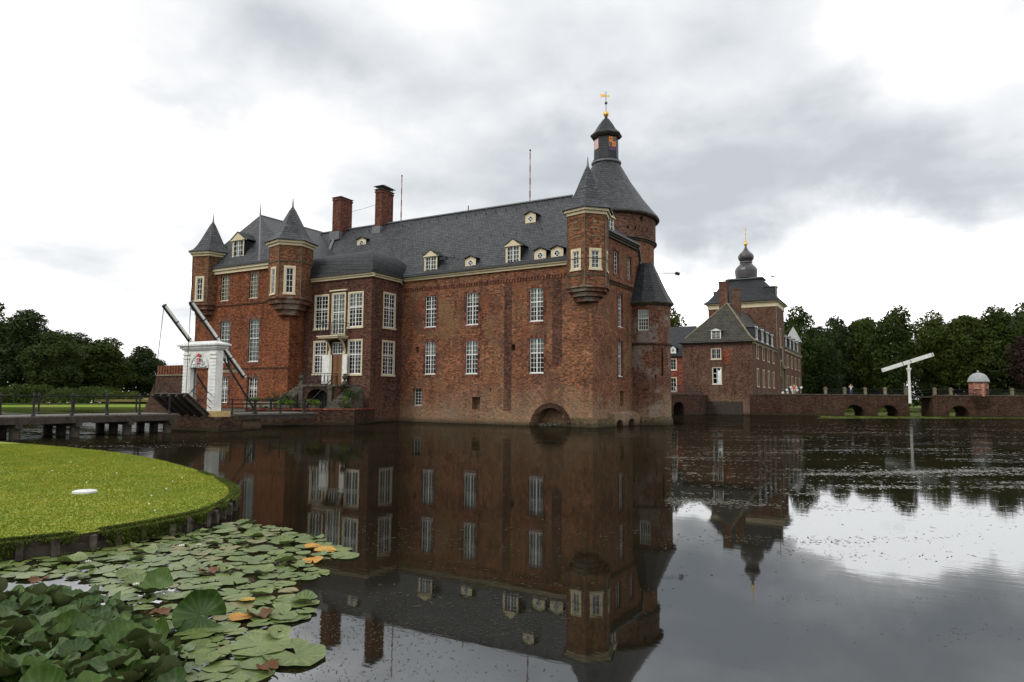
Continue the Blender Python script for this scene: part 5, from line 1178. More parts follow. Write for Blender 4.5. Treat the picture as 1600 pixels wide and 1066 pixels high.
# ================================================================== long brick bridge across the moat
BP, BQ = Vector((-18.6, 105.3, 0)), Vector((40, 132.2, 0))
def bpt(x):      # point on the bridge face where picture column x meets it (survey of the photograph)
    d = FW*1067+RT*(x-800)-UP*(620-533); d.z = 0; n = Vector((-(BQ-BP).y, (BQ-BP).x, 0)); t = n.dot(BP)/n.dot(d); return ((d*t)-BP).dot((BQ-BP).normalized())
FBr = Face((BP.x, BP.y), (BQ.x, BQ.y)); BZ = 3.0
def seg(name, ua, ub, arches, label, cat='bridge'):
    e = empty(name, FBr.at((ua+ub)/2, 0), label, cat); g = MB(); wall(g, FBr, -.5, BZ, [(a, b, -.5, 1.62, 3.5) for a, b in arches], ua, ub, 3.5)
    for a, b in arches: spandrels(g, FBr, (a, b, -.5, 1.62), 1.3, 3.4, 12)
    g.face(FBr.at(ua, BZ, 0), FBr.at(ub, BZ, 0), FBr.at(ub, BZ, -3.5), FBr.at(ua, BZ, -3.5))
    for u in (ua, ub): g.face(FBr.at(u, -.5, 0), FBr.at(u, BZ, 0), FBr.at(u, BZ, -3.5), FBr.at(u, -.5, -3.5))
    bb = MB(); prev = ua
    for a, b in arches+[(ub, ub)]:
        g.face(FBr.at(prev, -.5, -3.5), FBr.at(a, -.5, -3.5), FBr.at(a, BZ, -3.5), FBr.at(prev, BZ, -3.5)); prev = b
        if b > a: g.face(FBr.at(a, 1.62, -3.5), FBr.at(b, 1.62, -3.5), FBr.at(b, BZ, -3.5), FBr.at(a, BZ, -3.5))
    g.build('brickwork', 'quay', e)
    g = MB(); FBr.bx(g, ua, ub, BZ, BZ+.16, -.35, .07); g.build('coping', 'stonedk', e)
    for a, b in arches:
        g = MB(); m = (a+b)/2; hw = (b-a)/2; r = 1.3
        for k in range(20):
            t0, t1 = math.pi*k/20, math.pi*(k+.88)/20; P = [(m-(q-r+hw)*math.cos(t), 1.62-r+q*math.sin(t)) for q, t in ((r, t0), (r, t1), (r+.3, t1), (r+.3, t0))]; g.hexa([FBr.at(p[0], p[1], -.05) for p in P], [FBr.at(p[0], p[1], .03) for p in P])
        g.build('arch_ring', 'quay', e)
    return e
A1 = [(bpt(1319), bpt(1350)), (bpt(1371), bpt(1403))]; A2 = [(bpt(1482), bpt(1513))]
b1 = seg('arched_bridge', 0, bpt(1421), A1, 'long dark brick bridge with two low arches in front of the gatehouse')
b2 = seg('arched_bridge', bpt(1458), FBr.L, A2, 'dark brick bridge with one arch under the small domed hut')
g = MB(); FBr.bx(g, 0, bpt(1178)+2, .8, 1.6, .02, .12); 
for par, cols in ((b1, (1291, 1321, 1353, 1384, 1417)), (b2, (1462, 1487, 1583, 1630))):
    us = [bpt(c) for c in cols]
    for u in us:
        g = MB(); FBr.bx(g, u-.17, u+.17, BZ+.16, BZ+.95, -.36, -.02); FBr.bx(g, u-.23, u+.23, BZ+.95, BZ+1.06, -.42, .04); FBr.bx(g, u-.12, u+.12, BZ+1.06, BZ+1.2, -.31, -.07); g.build('railing_pier', 'stone', par)
    for a, b in zip(us, us[1:]):
        g = MB()
        for z in (.35, .9): FBr.bx(g, a+.17, b-.17, BZ+z, BZ+z+.05, -.22, -.17)
        k = a+.25
        while k < b-.2: FBr.bx(g, k, k+.028, BZ+.16, BZ+.9, -.21, -.18); k += .24
        g.build('railing', 'iron', par)
g = MB(); ub = bpt(1421); uc = bpt(1458)
for z in (BZ-.05, BZ+.45, BZ+.9): g.tube([FBr.at(ub, z, -.4), FBr.at(uc, z, -.4)], .025, 5); g.tube([FBr.at(ub, z, -3), FBr.at(uc, z, -3)], .025, 5)
g.build('rail', 'iron', b1); g = MB(); FBr.bx(g, ub, uc, BZ-.25, BZ-.1, -3.3, -.3); g.build('wooden_deck', 'wooddk', b1)
# white lifting beam on its post
lb_ = empty('lifting_beam', FBr.at(bpt(1420.5), BZ-.3), 'white post carrying a long tilted white lifting beam on the brick bridge', 'lifting beam')
u = bpt(1420.5); g = MB(); c = FBr.at(u, 0, .25); g.lathe(c[0], c[1], [(.22, 1.9), (.2, 2.2), (.17, 6.2), (.2, 6.5), (.34, 6.85), (.34, 7.0)], 12); g.build('post', 'white', lb_)
g = MB(); A = Vector(FBr.at(bpt(1378.5), 6.62, .25)); B = Vector(FBr.at(bpt(1459.5), 8.98, .25)); g.bar(A, B, .3, .52); bm = g.build('beam', 'white', lb_)
g = MB(); 
for t in (.4, .55, .97): q = A.lerp(B, t); g.bar(q, q+(B-A).normalized()*.08, .33, .56)
g.build('iron_band', 'iron', bm)
g = MB(); g.bar(Vector(FBr.at(u, 6.98, .25)), Vector(FBr.at(u, 7.55, .25)), .3, .25); g.build('pivot', 'white', lb_)
# small domed hut
hu = (bpt(1511.5)+bpt(1544.5))/2+.75; hc = FBr.at(hu, 0, -1.0); hut = empty('guard_hut', (hc[0], hc[1], BZ), 'small hexagonal pink brick hut with a grey domed roof on the bridge', 'hut')
hr = (bpt(1543.5)-bpt(1512.5))/2*.9; 
g = MB(); g.lathe(hc[0], hc[1], [(hr, 1.8), (hr, 5.05)], 6, R(29)+R(30)); g.build('hut_wall', 'hut', hut)
g = MB(); g.lathe(hc[0], hc[1], [(hr*1.13, 5.02), (hr*1.16, 5.12), (hr*1.05, 5.5), (hr*.85, 5.95), (hr*.55, 6.25), (hr*.35, 6.32), (hr*.3, 6.36), (.1, 6.42)], 12, R(14)); g.build('domed_roof', 'slatelight', hut)
g = MB(); g.sphere((hc[0], hc[1], 6.55), .17, 8); g.build('ball_finial', 'slatelight', hut)
g = MB(); k = hu-hr*.8
while k < hu+hr*1.0: FBr.bx(g, k, k+.05, BZ+.16, BZ+1.0, .05, .08); k += .2
FBr.bx(g, hu-hr*.9, hu+hr, BZ+.95, BZ+1.02, .04, .09); g.build('grille', 'iron', hut)
g = MB(); F=FBr; g.hexa([F.at(hu-1.2, 1.2, 0), F.at(hu+.1, 1.2, 0), F.at(hu+.1, 1.2, .1), F.at(hu-1.2, 1.2, .1)], [F.at(hu-1.5, BZ, 0), F.at(hu+.3, BZ, 0), F.at(hu+.3, BZ, .9), F.at(hu-1.5, BZ, .9)]); g.build('corbel', 'quay', hut)
# terrace with railing linking the castle and the gatehouse
ln = empty('causeway', (-29, 95, 0), 'dark brick causeway with small round arches and iron railing between castle and gatehouse', 'causeway')
FC = Face((-31.5, 88.0), (-24.6, 99.8)); ca = [(FC.L-8.4, FC.L-6.4, -.5, 1.9, 2), (FC.L-5.6, FC.L-3.6, -.5, 1.9, 2)]
g = MB(); wall(g, FC, -.5, 2.9, ca, depth=2)
for a in ca: spandrels(g, FC, a, 1.0, 1.5); back(g, FC, a, 2)
wall(g, Face((-24.6, 99.8), (-25.5, 106.7)), -.5, 2.9); g.face(FC.at(0, 2.9), FC.at(FC.L, 2.9), (-25.5, 106.7, 2.9), (-38, 106.7, 2.9)); g.build('brickwork', 'quay', ln)
g = MB(); FC.bx(g, 0, FC.L, 2.9, 3.05, -.3, .06); g.build('coping', 'stonedk', ln)
g = MB()
for z in (.3, 1.15): FC.bx(g, 0, FC.L, 3.05+z, 3.1+z, -.2, -.15)
k = 0
while k < FC.L: FC.bx(g, k, k+.035, 3.05, 4.2, -.19, -.16); k += .2
g.build('railing', 'iron', ln)
# black and white chevron barriers by the gate
for k in range(3):
    b = empty('striped_barrier', FBr.at(bpt(1229)+k*.95, BZ, -2.2), ('black and white striped barrier leaning left nearest the gate', 'middle black and white striped barrier by the gate', 'black and white striped barrier farthest right by the gate')[k], 'barrier', 'striped barriers by the gatehouse')
    u = bpt(1229)+k*.95
    for j in range(5):
        g = MB(); A = Vector(FBr.at(u+j*.3, BZ+.25+j*.2, -2.2-.6*k)); B = Vector(FBr.at(u+(j+1)*.3, BZ+.25+(j+1)*.2, -2.2-.6*k)); g.bar(A, B, .08, .3); g.build('stripe', 'white' if j % 2 == 0 else 'barrier', b)
    g = MB(); g.bar(Vector(FBr.at(u+1.1, BZ-.3, -2.3-.6*k)), Vector(FBr.at(u+1.1, BZ+.9, -2.3-.6*k)), .12); g.build('post', 'iron', b)
# ================================================================== trees and shrubs
M['leaf'] = foliage('tree_leaves', (.025, .042, .009), (.062, .085, .016), .35, .65, .18, .12)
M['leafdk'] = foliage('dark_tree_leaves', (.020, .034, .012), (.048, .070, .018), .35, .65, .12, .12)
M['leaflt'] = foliage('bright_bush_leaves', (.05, .10, .015), (.11, .17, .025), .5, .6, .25, .15)
M['leafred'] = foliage('copper_leaves', (.030, .016, .012), (.06, .032, .02), .4, .6, .12, .12)
M['leafmound'] = foliage('mound_leaves', (.035, .055, .014), (.075, .105, .022), .6, .65, .2, .15)
M['bark'] = plain('bark', (.06, .048, .035), .95, .1, .4, 3)
def crown_mesh(name, m, H, rx, zlo, nl, n, s, seed, top=.5, spread=1.0):
    rg = np.random.default_rng(seed); V = []
    cz = (H+zlo)/2; rz = (H-zlo)/2
    t = rg.random(nl)*6.283; zz = rg.random(nl)*2-1; rr = np.sqrt(np.clip(1-zz**2, 0, 1)); k = .55+.40*rg.random(nl)
    C = np.stack([np.cos(t)*rr*rx*k, np.sin(t)*rr*rx*k, cz+zz*rz*(.62+.25*rg.random(nl))], 1)
    C[:, :2] *= np.where(C[:, 2] > cz, 1-.45*((C[:, 2]-cz)/rz)**2, 1)[:, None]
    rad = rx*(.24+.20*rg.random(nl))
    C = np.vstack([C, [[0, 0, cz], [0, 0, cz+rz*.42], [0, 0, cz-rz*.45], [0, 0, cz-rz*.15]]]); rad = np.append(rad, [rx*.82, rx*.62, rx*.78, rx*.8])
    w = rad**2/np.sum(rad**2); i = rg.choice(len(C), n, p=w); d = rg.normal(size=(n, 3)); d /= np.linalg.norm(d, axis=1)[:, None]
    d[:, 2] = np.where(rg.random(n) < .35, np.abs(d[:, 2]), d[:, 2])
    P = C[i]+d*(rad[i]*(.72+.36*rg.random(n)))[:, None]; P[:, 2] = np.maximum(P[:, 2], .3)
    q = rg.normal(size=(n, 2, 3))+d[:, None, :]*.0; q -= (q*d[:, None, :]).sum(2)[:, :, None]*d[:, None, :]*.45; q /= np.linalg.norm(q, axis=2)[:, :, None]; ss = (s*(.5+.9*rg.random(n)))[:, None]
    Q = np.stack([P+q[:, 0]*ss, P+q[:, 1]*ss*.55, P-q[:, 0]*ss, P-q[:, 1]*ss*.55], 1)
    return scatter_mesh(name, Q.reshape(-1, 3), 4, [m])
def trunk_mesh(H, r, seed):
    rg = np.random.default_rng(seed); g = MB(); g.tube([(0, 0, 0), (.1*r, 0, H*.12), (.2*r, .2*r, H*.4), (.3*r, 0, H*.8)], [r*1.4, r, r*.75, r*.2], 9)
    for k in range(7):
        a = rg.random()*6.28; z = H*(.2+.08*k); l = H*.26*(1-.06*k); p = Vector((.2*r, .1*r, z)); q = p+Vector((math.cos(a)*l*.5, math.sin(a)*l*.5, l*.35)); e = q+Vector((math.cos(a+.3)*l*.45, math.sin(a+.3)*l*.45, l*.45)); g.tube([p, q, e], [r*.38, r*.24, r*.06], 6)
    return g
def make_tree(label, loc, H, rx, zlo=1.5, m='leaf', nl=42, n=13000, s=.36, seed=0, group='trees beyond the moat', name='deciduous_tree'):
    t = empty(name, loc, label, 'tree', group); link('crown', crown_mesh('crown', m, H, rx, zlo, nl, n, s, seed), (0, 0, 0), t)
    g = trunk_mesh(H, H*.022, seed); o = g.build('trunk', 'bark'); o.parent = t; return t
PROTO = {}
def tree(label, x, y, H, w, kind=0, z=.6, rot=0.0):
    """kind picks one of the built crowns; later ones are copies stretched to the tree's own height and width"""
    key = kind
    if key not in PROTO:
        m = ('leaf', 'leafdk', 'leaf', 'leaf', 'leafdk', 'leafred')[kind]
        t = make_tree(label, (x, y, z), 22, 6.5, (1.2, 1.0, 2.5, .8, 1.5, 1.0)[kind], m, (46, 38, 54, 34, 44, 40)[kind], 24000, .36, 100+kind*7); PROTO[key] = t
    else: t = copy_to(PROTO[key], (x, y, z), label=label)
    t.rotation_euler = (0, 0, rot); t.scale = (w/13, w/13, H/22); return t
TR = [ # label, x, y, height, width, kind
 ('tall dark tree just right of the gatehouse turret roofs', -22.5, 196, 26, 12.5, 0), ('lower dark tree pressed against the right end of the gatehouse', -17.5, 203, 21, 11, 1),
 ('dark tree with a low crown between the gatehouse and the two people', -15.2, 219.7, 25.5, 11, 4), ('rounded tree above the two low bridge arches', -8.6, 223, 27, 12.5, 2),
 ('tallest broad tree just left of the white lifting beam', -.4, 216, 27.5, 14, 3), ('green rounded tree rising behind the tip of the white lifting beam', 9.2, 233, 27.2, 13.5, 0),
 ('broad tree standing left of the domed hut', 17.1, 232, 27.2, 14, 2), ('tall tree directly behind the domed hut', 24.6, 231, 28, 14.5, 3), ('pale topped far tree at the right edge of the picture', 33.5, 250, 30, 16, 0),
 ('dark copper tree at the far right edge beyond the bridge', 30.5, 205, 19.5, 13, 5), ('green tree at the far right edge behind the copper tree', 37, 222, 27, 15, 2),
 ('small tree showing above the low roof between castle and gatehouse', -43.5, 150, 21.5, 9, 0),
 ('largest dark tree at the far left edge', -176, 73, 22.5, 18, 4), ('dark tree crown second from the left edge', -161, 76, 19, 13, 1), ('dark stepped tree left of the blue grey tree', -151.5, 76.5, 14.5, 10.5, 4),
 ('blue grey hazy tree behind the round green tree', -178, 94, 16.5, 16, 1), ('big round green tree in the middle of the left bank', -162.5, 91.5, 15, 14.5, 3), ('dark pointed tree right of the big round green tree', -170, 107, 14, 11, 4),
 ('leaning dark tree at the right end of the left tree line', -160, 113, 9.5, 9, 1)]
for i, (lb, x, y, H, w, k) in enumerate(TR): tree(lb, x, y, H, w, k, rot=i*1.7)
# low mounded shrubs on the left bank
def mound(label, x, y, w, h, seed, m='leafmound', name='mounded_shrub', group='low shrubs beyond the moat', n=6500, s=.22):
    rg = np.random.default_rng(seed); d = rg.normal(size=(n, 3)); d /= np.linalg.norm(d, axis=1)[:, None]; d[:, 2] = np.abs(d[:, 2])
    L = rg.normal(size=(12, 3))*np.array([w*.23, w*.2, 0]); i = rg.integers(0, 12, n)
    P = L[i]+d*np.array([w*.26, w*.24, h*.93])*(.86+.18*rg.random(n))[:, None]; P[:, 2] *= 1-.4*(np.abs(L[i, 0])/(w*.5))**2
    q = rg.normal(size=(n, 2, 3)); q /= np.linalg.norm(q, axis=2)[:, :, None]; ss = (s*(.5+rg.random(n)))[:, None]
    Q = np.stack([P+q[:, 0]*ss, P+q[:, 1]*ss*.55, P-q[:, 0]*ss, P-q[:, 1]*ss*.55], 1)
    return tag(link(name, scatter_mesh(name, Q.reshape(-1, 3), 4, [m]), (x, y, .55)), label, 'shrub', group)
mound('low mounded shrub at the left edge beyond the footbridge', -152, 66, 15, 3.6, 1); mound('highest mounded shrub left of centre on the left bank', -147, 71, 9, 3.9, 2)
mound('long mounded shrub in front of the round green tree', -142.5, 78, 13.5, 3.7, 3); mound('small mounded shrub at the right end of the shrub row', -138.5, 82, 8, 2.7, 4)
mound('bright green bush behind the bridge left of the white post', -5.4, 228, 12, 7.5, 5, 'leaflt', n=7000, s=.3); mound('mid green bush behind the two people on the bridge', -12.5, 222, 11, 6.5, 6, 'leafmound', n=6000, s=.3)
mound('dark bush between the white post and the hut', 7, 225, 13, 7, 7, 'leafdk', n=6000, s=.3); mound('low green bush right of the domed hut', 24.6, 205, 8, 4.2, 8, 'leafmound', n=4000, s=.26); mound('wide bush behind the railing right of the gatehouse', -17, 210, 9, 6, 9, 'leaf', n=5000, s=.3)
# solid woods behind
def woods(name, pts, H, n, m, s=.7, seed=1, deep=14):
    rg = np.random.default_rng(seed); V = []; pts = np.array(pts, float); sg = np.linalg.norm(np.diff(pts, axis=0), axis=1); k = rg.choice(len(sg), n, p=sg/sg.sum()); f = rg.random(n)
    nb = int(sg.sum()/6); bk = rg.choice(len(sg), nb, p=sg/sg.sum()); bf = rg.random(nb); B = pts[bk]*(1-bf)[:, None]+pts[bk+1]*bf[:, None]+rg.normal(size=(nb, 2))*deep*.3; bh = H*(.62+.38*rg.random(nb)); br_ = 3.5+3*rg.random(nb)
    j = rg.integers(0, nb, n); d = rg.normal(size=(n, 3)); d /= np.linalg.norm(d, axis=1)[:, None]; cz = (bh[j]-br_[j])*rg.random(n)**.6
    P = np.column_stack([B[j], cz])+d*br_[j][:, None]*(.8+.25*rg.random(n))[:, None]; P[:, 2] = np.maximum(P[:, 2]+.6, .6)
    q = rg.normal(size=(n, 2, 3)); q /= np.linalg.norm(q, axis=2)[:, :, None]; ss = (s*(.5+rg.random(n)))[:, None]
    Q = np.stack([P+q[:, 0]*ss, P+q[:, 1]*ss*.6, P-q[:, 0]*ss, P-q[:, 1]*ss*.6], 1); return tag(link(name, scatter_mesh(name, Q.reshape(-1, 3), 4, [m])), kind='stuff')
woods('woodland', [(-40, 222), (-15, 238), (10, 246), (35, 246), (60, 240), (120, 225)], 17, 60000, 'leafdk', .6, 3, 10)
woods('woodland', [(-235, 60), (-205, 90), (-215, 135), (-205, 170), (-150, 200), (-90, 240)], 13.5, 60000, 'leafdk', .6, 4, 14)
woods('woodland', [(-300, -20), (-240, 40)], 16, 8000, 'leafdk', .9, 5, 14); woods('woodland', [(60, 250), (160, 220), (220, 120), (230, 0)], 18, 24000, 'leafdk', 1.0, 6, 14)

# ================================================================== water lilies
def lily_mat(name, a, b_, under=None, rough=.34, spec=.5):
    m, t, b = base_mat(name, rough, spec); oi = nn(t, 'ShaderNodeObjectInfo').outputs['Random']; g = nn(t, 'ShaderNodeNewGeometry'); tcn = nn(t, 'ShaderNodeTexCoord').outputs['Object']
    col = mixc(t, oi, a, b_); f = noise(t, 9, 6, g.outputs['Position'], .7); col = mixc(t, 1.0, col, mixc(t, ramp(t, f, .3, .7), (.6, .65, .6), (1.25, 1.2, 1.1)), 'MULTIPLY')
    col = mixc(t, ramp(t, noise(t, 22, 4, g.outputs['Position'], .8), .66, .76, 0, .55), col, (.12, .075, .02))
    s = nn(t, 'ShaderNodeSeparateXYZ'); lk(t, tcn, s.inputs[0]); an = mth(t, 'ARCTAN2', s.outputs[1], s.outputs[0]); vein = mth(t, 'POWER', mth(t, 'ABSOLUTE', mth(t, 'SINE', mth(t, 'MULTIPLY', an, 8))), .35)
    col = mixc(t, mth(t, 'MULTIPLY', mth(t, 'SUBTRACT', 1.0, vein), .45, None, True), col, tuple(min(1, q*1.9) for q in b_))
    col = mixc(t, ramp(t, noise(t, 55, 4, g.outputs['Position'], .8), .56, .68, 0, .6), col, (.03, .035, .015))
    if under: col = mixc(t, g.outputs['Backfacing'], col, under)
    lk(t, col, b.inputs['Base Color']); bump(t, b, mth(t, 'ADD', mth(t, 'MULTIPLY', vein, .25), f), .012, .7)
    tr = nn(t, 'ShaderNodeBsdfTranslucent'); lk(t, col, tr.inputs[0]); ms = nn(t, 'ShaderNodeMixShader'); ms.inputs[0].default_value = .12
    lk(t, b.outputs[0], ms.inputs[1]); lk(t, tr.outputs[0], ms.inputs[2]); lk(t, ms.outputs[0], t.nodes['Material Output'].inputs[0]); return m
M['pad'] = lily_mat('lily_pad', (.080, .128, .034), (.150, .192, .056), rough=.38)
M['padold'] = lily_mat('old_lily_pad', (.17, .17, .08), (.22, .19, .09), rough=.5)
M['padyel'] = lily_mat('yellow_lily_pad', (.50, .21, .015), (.38, .30, .05), rough=.5)
M['padbr'] = lily_mat('brown_lily_pad', (.085, .035, .012), (.13, .055, .018), rough=.55, spec=.25)
M['raised'] = lily_mat('raised_lily_leaf', (.018, .046, .009), (.055, .105, .015), (.06, .075, .026), .44, .3)
M['stalk'] = plain('lily_stalk', (.12, .10, .035), .5, .3)
def pad_mesh(name, m, seed, cup=0.0, fold=0.0, wave=.02, notch=.16, curl=0.0):
    rg = np.random.default_rng(seed); na, nr = 26, 5; v = [(0, 0, 0)]; f = []; ph = rg.random(4)*6.28
    for r in range(1, nr+1):
        for k in range(na+1):
            t = notch+(2*math.pi-2*notch)*k/na; q = r/nr; rad = q*(1+.05*math.sin(3*t+ph[0])+.03*math.sin(7*t+ph[1])); x, y = math.cos(t)*rad, math.sin(t)*rad*.93
            z = cup*q*q+fold*y*y+wave*q*q*math.sin(4*t+ph[2])+wave*.6*q**3*math.sin(9*t+ph[3])+curl*max(0, q-.6)**2*(1+math.sin(2*t+ph[1]))*2
            v.append((x, y, z))
    for k in range(na): f.append((0, 1+k, 2+k))
    for r in range(nr-1):
        for k in range(na): a = 1+r*(na+1)+k; f.append((a, a+na+1, a+na+2, a+1))
    me = bpy.data.meshes.new(name); me.from_pydata(v, [], f); me.polygons.foreach_set('use_smooth', [True]*len(f)); me.materials.append(M[m]); me.update(); return me
def pw(x, y, z=0.0):
    d = FW*1067+RT*(x-800)-UP*(y-533); t = (z-2.4)/d.z; return Vector((0, 0, 2.4))+d*t
flat = [pad_mesh('lily_pad', 'pad', k, .0, 0, .012+.01*(k % 3), .10+.08*(k % 3), .12*(k % 2)) for k in range(7)]+[pad_mesh('lily_pad', 'padold', 20+k, 0, 0, .03, .15, .2) for k in range(2)]
tilt = [pad_mesh('lily_pad', 'pad', 40+k, .05, .25, .05, .2, .35) for k in range(4)]
big = [pad_mesh('lily_leaf', 'raised', 60+k, (.12, .2, .05, .28, .1)[k % 5], (.25, .4, .15, .1, .5)[k % 5], .085, .22, .4) for k in range(8)]
FP_ = [(-70, 880), (60, 862), (190, 846), (300, 832), (365, 818), (455, 822), (480, 838), (535, 856), (540, 868), (470, 880), (510, 895), (455, 915), (478, 940), (488, 962), (440, 985), (470, 1010), (400, 1010), (430, 1040), (380, 1075), (-70, 1085)]
RP_ = [(-90, 935), (40, 925), (130, 928), (180, 950), (225, 985), (262, 1022), (275, 1120), (-90, 1120)]
rg = np.random.default_rng(77); pads = []
def inpx(x, y, poly): return bool(inpoly(np.array([x]), np.array([y]), poly)[0])
tries = 0
while len(pads) < 285 and tries < 90000:
    tries += 1; x = -11.4+6.9*rg.random(); y = 2.6+6.4*rg.random(); px_, py_ = pj(np.array([[x, y, 0.]])); px_, py_ = px_[0], py_[0]
    if not inpx(px_, py_, FP_) or inpx(px_, py_+22, RP_): continue
    r = .105+.095*rg.random()**1.3
    if any((x-a)**2+(y-b)**2 < (.70*(r+c))**2 for a, b, c in pads): continue
    pads.append((x, y, r))
for i, (px_, py_, r) in enumerate(((541, 871, .21), (462, 1027, .30), (404, 1015, .3), (497, 898, .17), (452, 966, .22), (375, 1050, .33), (472, 944, .2))): q = pw(px_, py_); pads.append((q.x, q.y, r))
G1 = 'floating lily pads by the round lawn'
for i, (x, y, r) in enumerate(pads):
    k = rg.integers(0, 100); me = flat[rg.integers(0, 7) if k > 6 else 7] if k < 86 else tilt[rg.integers(0, 4)]
    o = link('lily_pad', me, (x, y, .006+.010*rg.random()+(i % 9)*.0025)); o.scale = (r, r, r*(1.0 if k >= 86 else .7)); o.rotation_euler = ((rg.random()-.5)*.07, (rg.random()-.5)*.07, rg.random()*6.28)
    if k >= 86: o.rotation_euler[0] = .25*(rg.random()-.3); o.location.z = .03
    qx, qy = pj(np.array([[x, y, 0.]])); qx, qy = qx[0], qy[0]
    where = 'at the back of the patch by the stakes' if qy < 868 and qx < 400 else 'at the open water edge of the patch' if qx > 400 else 'beside the raised leaves' if qy > 915 else 'in the middle of the patch'
    look = 'curled lily pad with lifted rim' if k >= 86 else 'yellowish old flat lily pad' if me in flat[7:] else 'large flat grey green lily pad' if r > .16 else 'small flat grey green lily pad'
    tag(o, look+' '+where, 'lily pad', G1)
yel = pad_mesh('lily_pad', 'padyel', 90, 0, .05, .02, .15, .1); brn = pad_mesh('lily_pad', 'padbr', 91, .05, .2, .10, .3, .25)
for (px_, py_, r, me, lb) in ((508, 863, .17, yel, 'yellow orange lily pad farthest right of the yellow ones'), (488, 879, .16, yel, 'orange lily pad lying just below the other yellow ones'), (489, 857, .14, yel, 'yellow lily pad behind the orange one'), (440, 846, .14, yel, 'small yellow pad at the back of the lily patch'), (384, 942, .10, yel, 'yellow green pad in the middle of the lily patch'),
        (405, 966, .15, brn, 'curled brown leaf near the right edge of the lily patch'), (375, 970, .12, yel, 'small yellow leaf beside the curled brown leaf'), (326, 897, .15, brn, 'large curled brown leaf in the middle of the pads'), (245, 965, .14, brn, 'orange brown leaf at the foot of the upright green leaf'), (418, 1050, .10, brn, 'small brown leaf standing in open water'), (60, 912, .12, brn, 'reddish leaf at the left of the lily patch')):
    q = pw(px_, py_); o = link('lily_pad', me, (q.x, q.y, .035)); o.scale = (r, r, r); o.rotation_euler = (.06, .05, rg.random()*6.28); tag(o, lb, 'lily pad', 'coloured lily pads')
# the many smallest pads that fill the gaps
fill = []; tries = 0
while len(fill) < 420 and tries < 90000:
    tries += 1; x = -11.4+6.9*rg.random(); y = 2.6+6.4*rg.random(); qx, qy = pj(np.array([[x, y, 0.]])); qx, qy = qx[0], qy[0]
    if not inpx(qx, qy, FP_) or inpx(qx, qy+22, RP_): continue
    if rg.random() < (.75 if qx > 330 or qy > 930 else .25): continue
    r = .045+.05*rg.random()
    if any((x-a)**2+(y-b)**2 < (.75*(r+c))**2 for a, b, c in fill): continue
    fill.append((x, y, r))
V = []; F_ = []
for x, y, r in fill:
    t0 = rg.random()*6.28; i = len(V); V.append((x, y, .005)); V += [(x+r*math.cos(t0+.25+5.8*k/12), y+r*math.sin(t0+.25+5.8*k/12)*.93, .005+.004*math.sin(k*2.)) for k in range(13)]; F_ += [(i, i+1+k, i+2+k) for k in range(12)]
me = bpy.data.meshes.new('small_lily_pads'); me.from_pydata(V, [], F_); me.materials.append(M['pad']); tag(link('small_lily_pads', me), kind='stuff')
placed = []; tries = 0; G2 = 'raised lily leaves in the near corner'
def raised(x, y, z, r, rx, ry, rz, me, label):
    o = link('lily_leaf', me, (x, y, z)); o.scale = (r, r, r); o.rotation_euler = (rx, ry, rz); tag(o, label, 'lily leaf', G2)
    return o
stem = MB(); stem.tube([(0, 0, -1.9), (.1, .05, -1.0), (0, 0, -.01)], .045, 5); stem_o = None
while len(placed) < 290 and tries < 90000:
    tries += 1; x = -11.6+7.2*rg.random(); y = 2.4+3.4*rg.random(); z = .04+.24*rg.random(); px_, py_ = pj(np.array([[x, y, z]])); px_, py_ = px_[0], py_[0]
    if not inpx(px_, py_, RP_): continue
    r = .115+.085*rg.random(); depth_in = min(1, (py_-925)/80); z *= .45+.55*max(0, depth_in)
    if any((x-a)**2+(y-b)**2+(z-e)**2 < (.52*(r+c))**2 for a, b, e, c in placed): continue
    placed.append((x, y, z, r)); me = big[rg.integers(0, 8)]; up_ = rg.random() < .30
    raised(x, y, z, r, (rg.random()-.5)*(1.4 if up_ else .55), (rg.random()-.5)*(1.2 if up_ else .55), rg.random()*6.28, me, ('dark green lily leaf held upright' if up_ else 'large dark green cupped lily leaf' if r > .165 else 'small dark green cupped lily leaf')+(' at the bottom edge of the picture' if py_ > 1030 else ' at the rim of the raised clump' if px_ > 170 or py_ < 950 else ' inside the raised clump'))
q = pw(313, 962, .12); raised(q.x, q.y, .12, .26, 1.05, .25, R(40), big[2], 'single large upright folded green leaf at the right edge of the raised leaves')
q = pw(242, 918, .1); raised(q.x, q.y, .08, .22, .35, .0, R(20), big[1], 'light green leaf standing up behind the raised leaves')
for (x, y, z, r) in placed[::2]: pass
g = MB()
for (x, y, z, r) in placed: g.tube([(x+.05, y+.03, -.1), (x, y, z)], .008, 4)
tag(g.build('lily_stalks', 'stalk'), kind='stuff')
fl = [(137, 879), (283, 854), (310, 853), (212, 915), (256, 986), (2, 958), (116, 958)]
for i, (px_, py_) in enumerate(fl):
    q = pw(px_, py_, .06); e = empty('water_lily_flower', (q.x, q.y, .04), ('white lily flower at the left of the pads near the stakes', 'closed white bud standing left of the paired flower', 'white flower among the far pads', 'small white flower in front of the light green leaf', 'open white flower between raised leaves and pads', 'white bud at the left edge of the picture', 'tiny white flower deep among the raised leaves')[i], 'flower', 'water lily flowers')
    for ring_, cnt, tl, L_2 in ((0, 8, .9, .06), (1, 6, .5, .05)):
        for k in range(cnt):
            a = 6.283*k/cnt+ring_*.4; d = Vector((math.cos(a), math.sin(a), 0)); s_ = Vector((-d.y, d.x, 0)); b = Vector((q.x, q.y, .05)); tip = b+d*L_2*math.sin(tl)+Vector((0, 0, L_2*math.cos(tl))); mid = b.lerp(tip, .55)-Vector((0, 0, .006))
            g = MB(); g.face(b, mid+s_*.014, tip, mid-s_*.014); g.build('petal', 'petal', e)

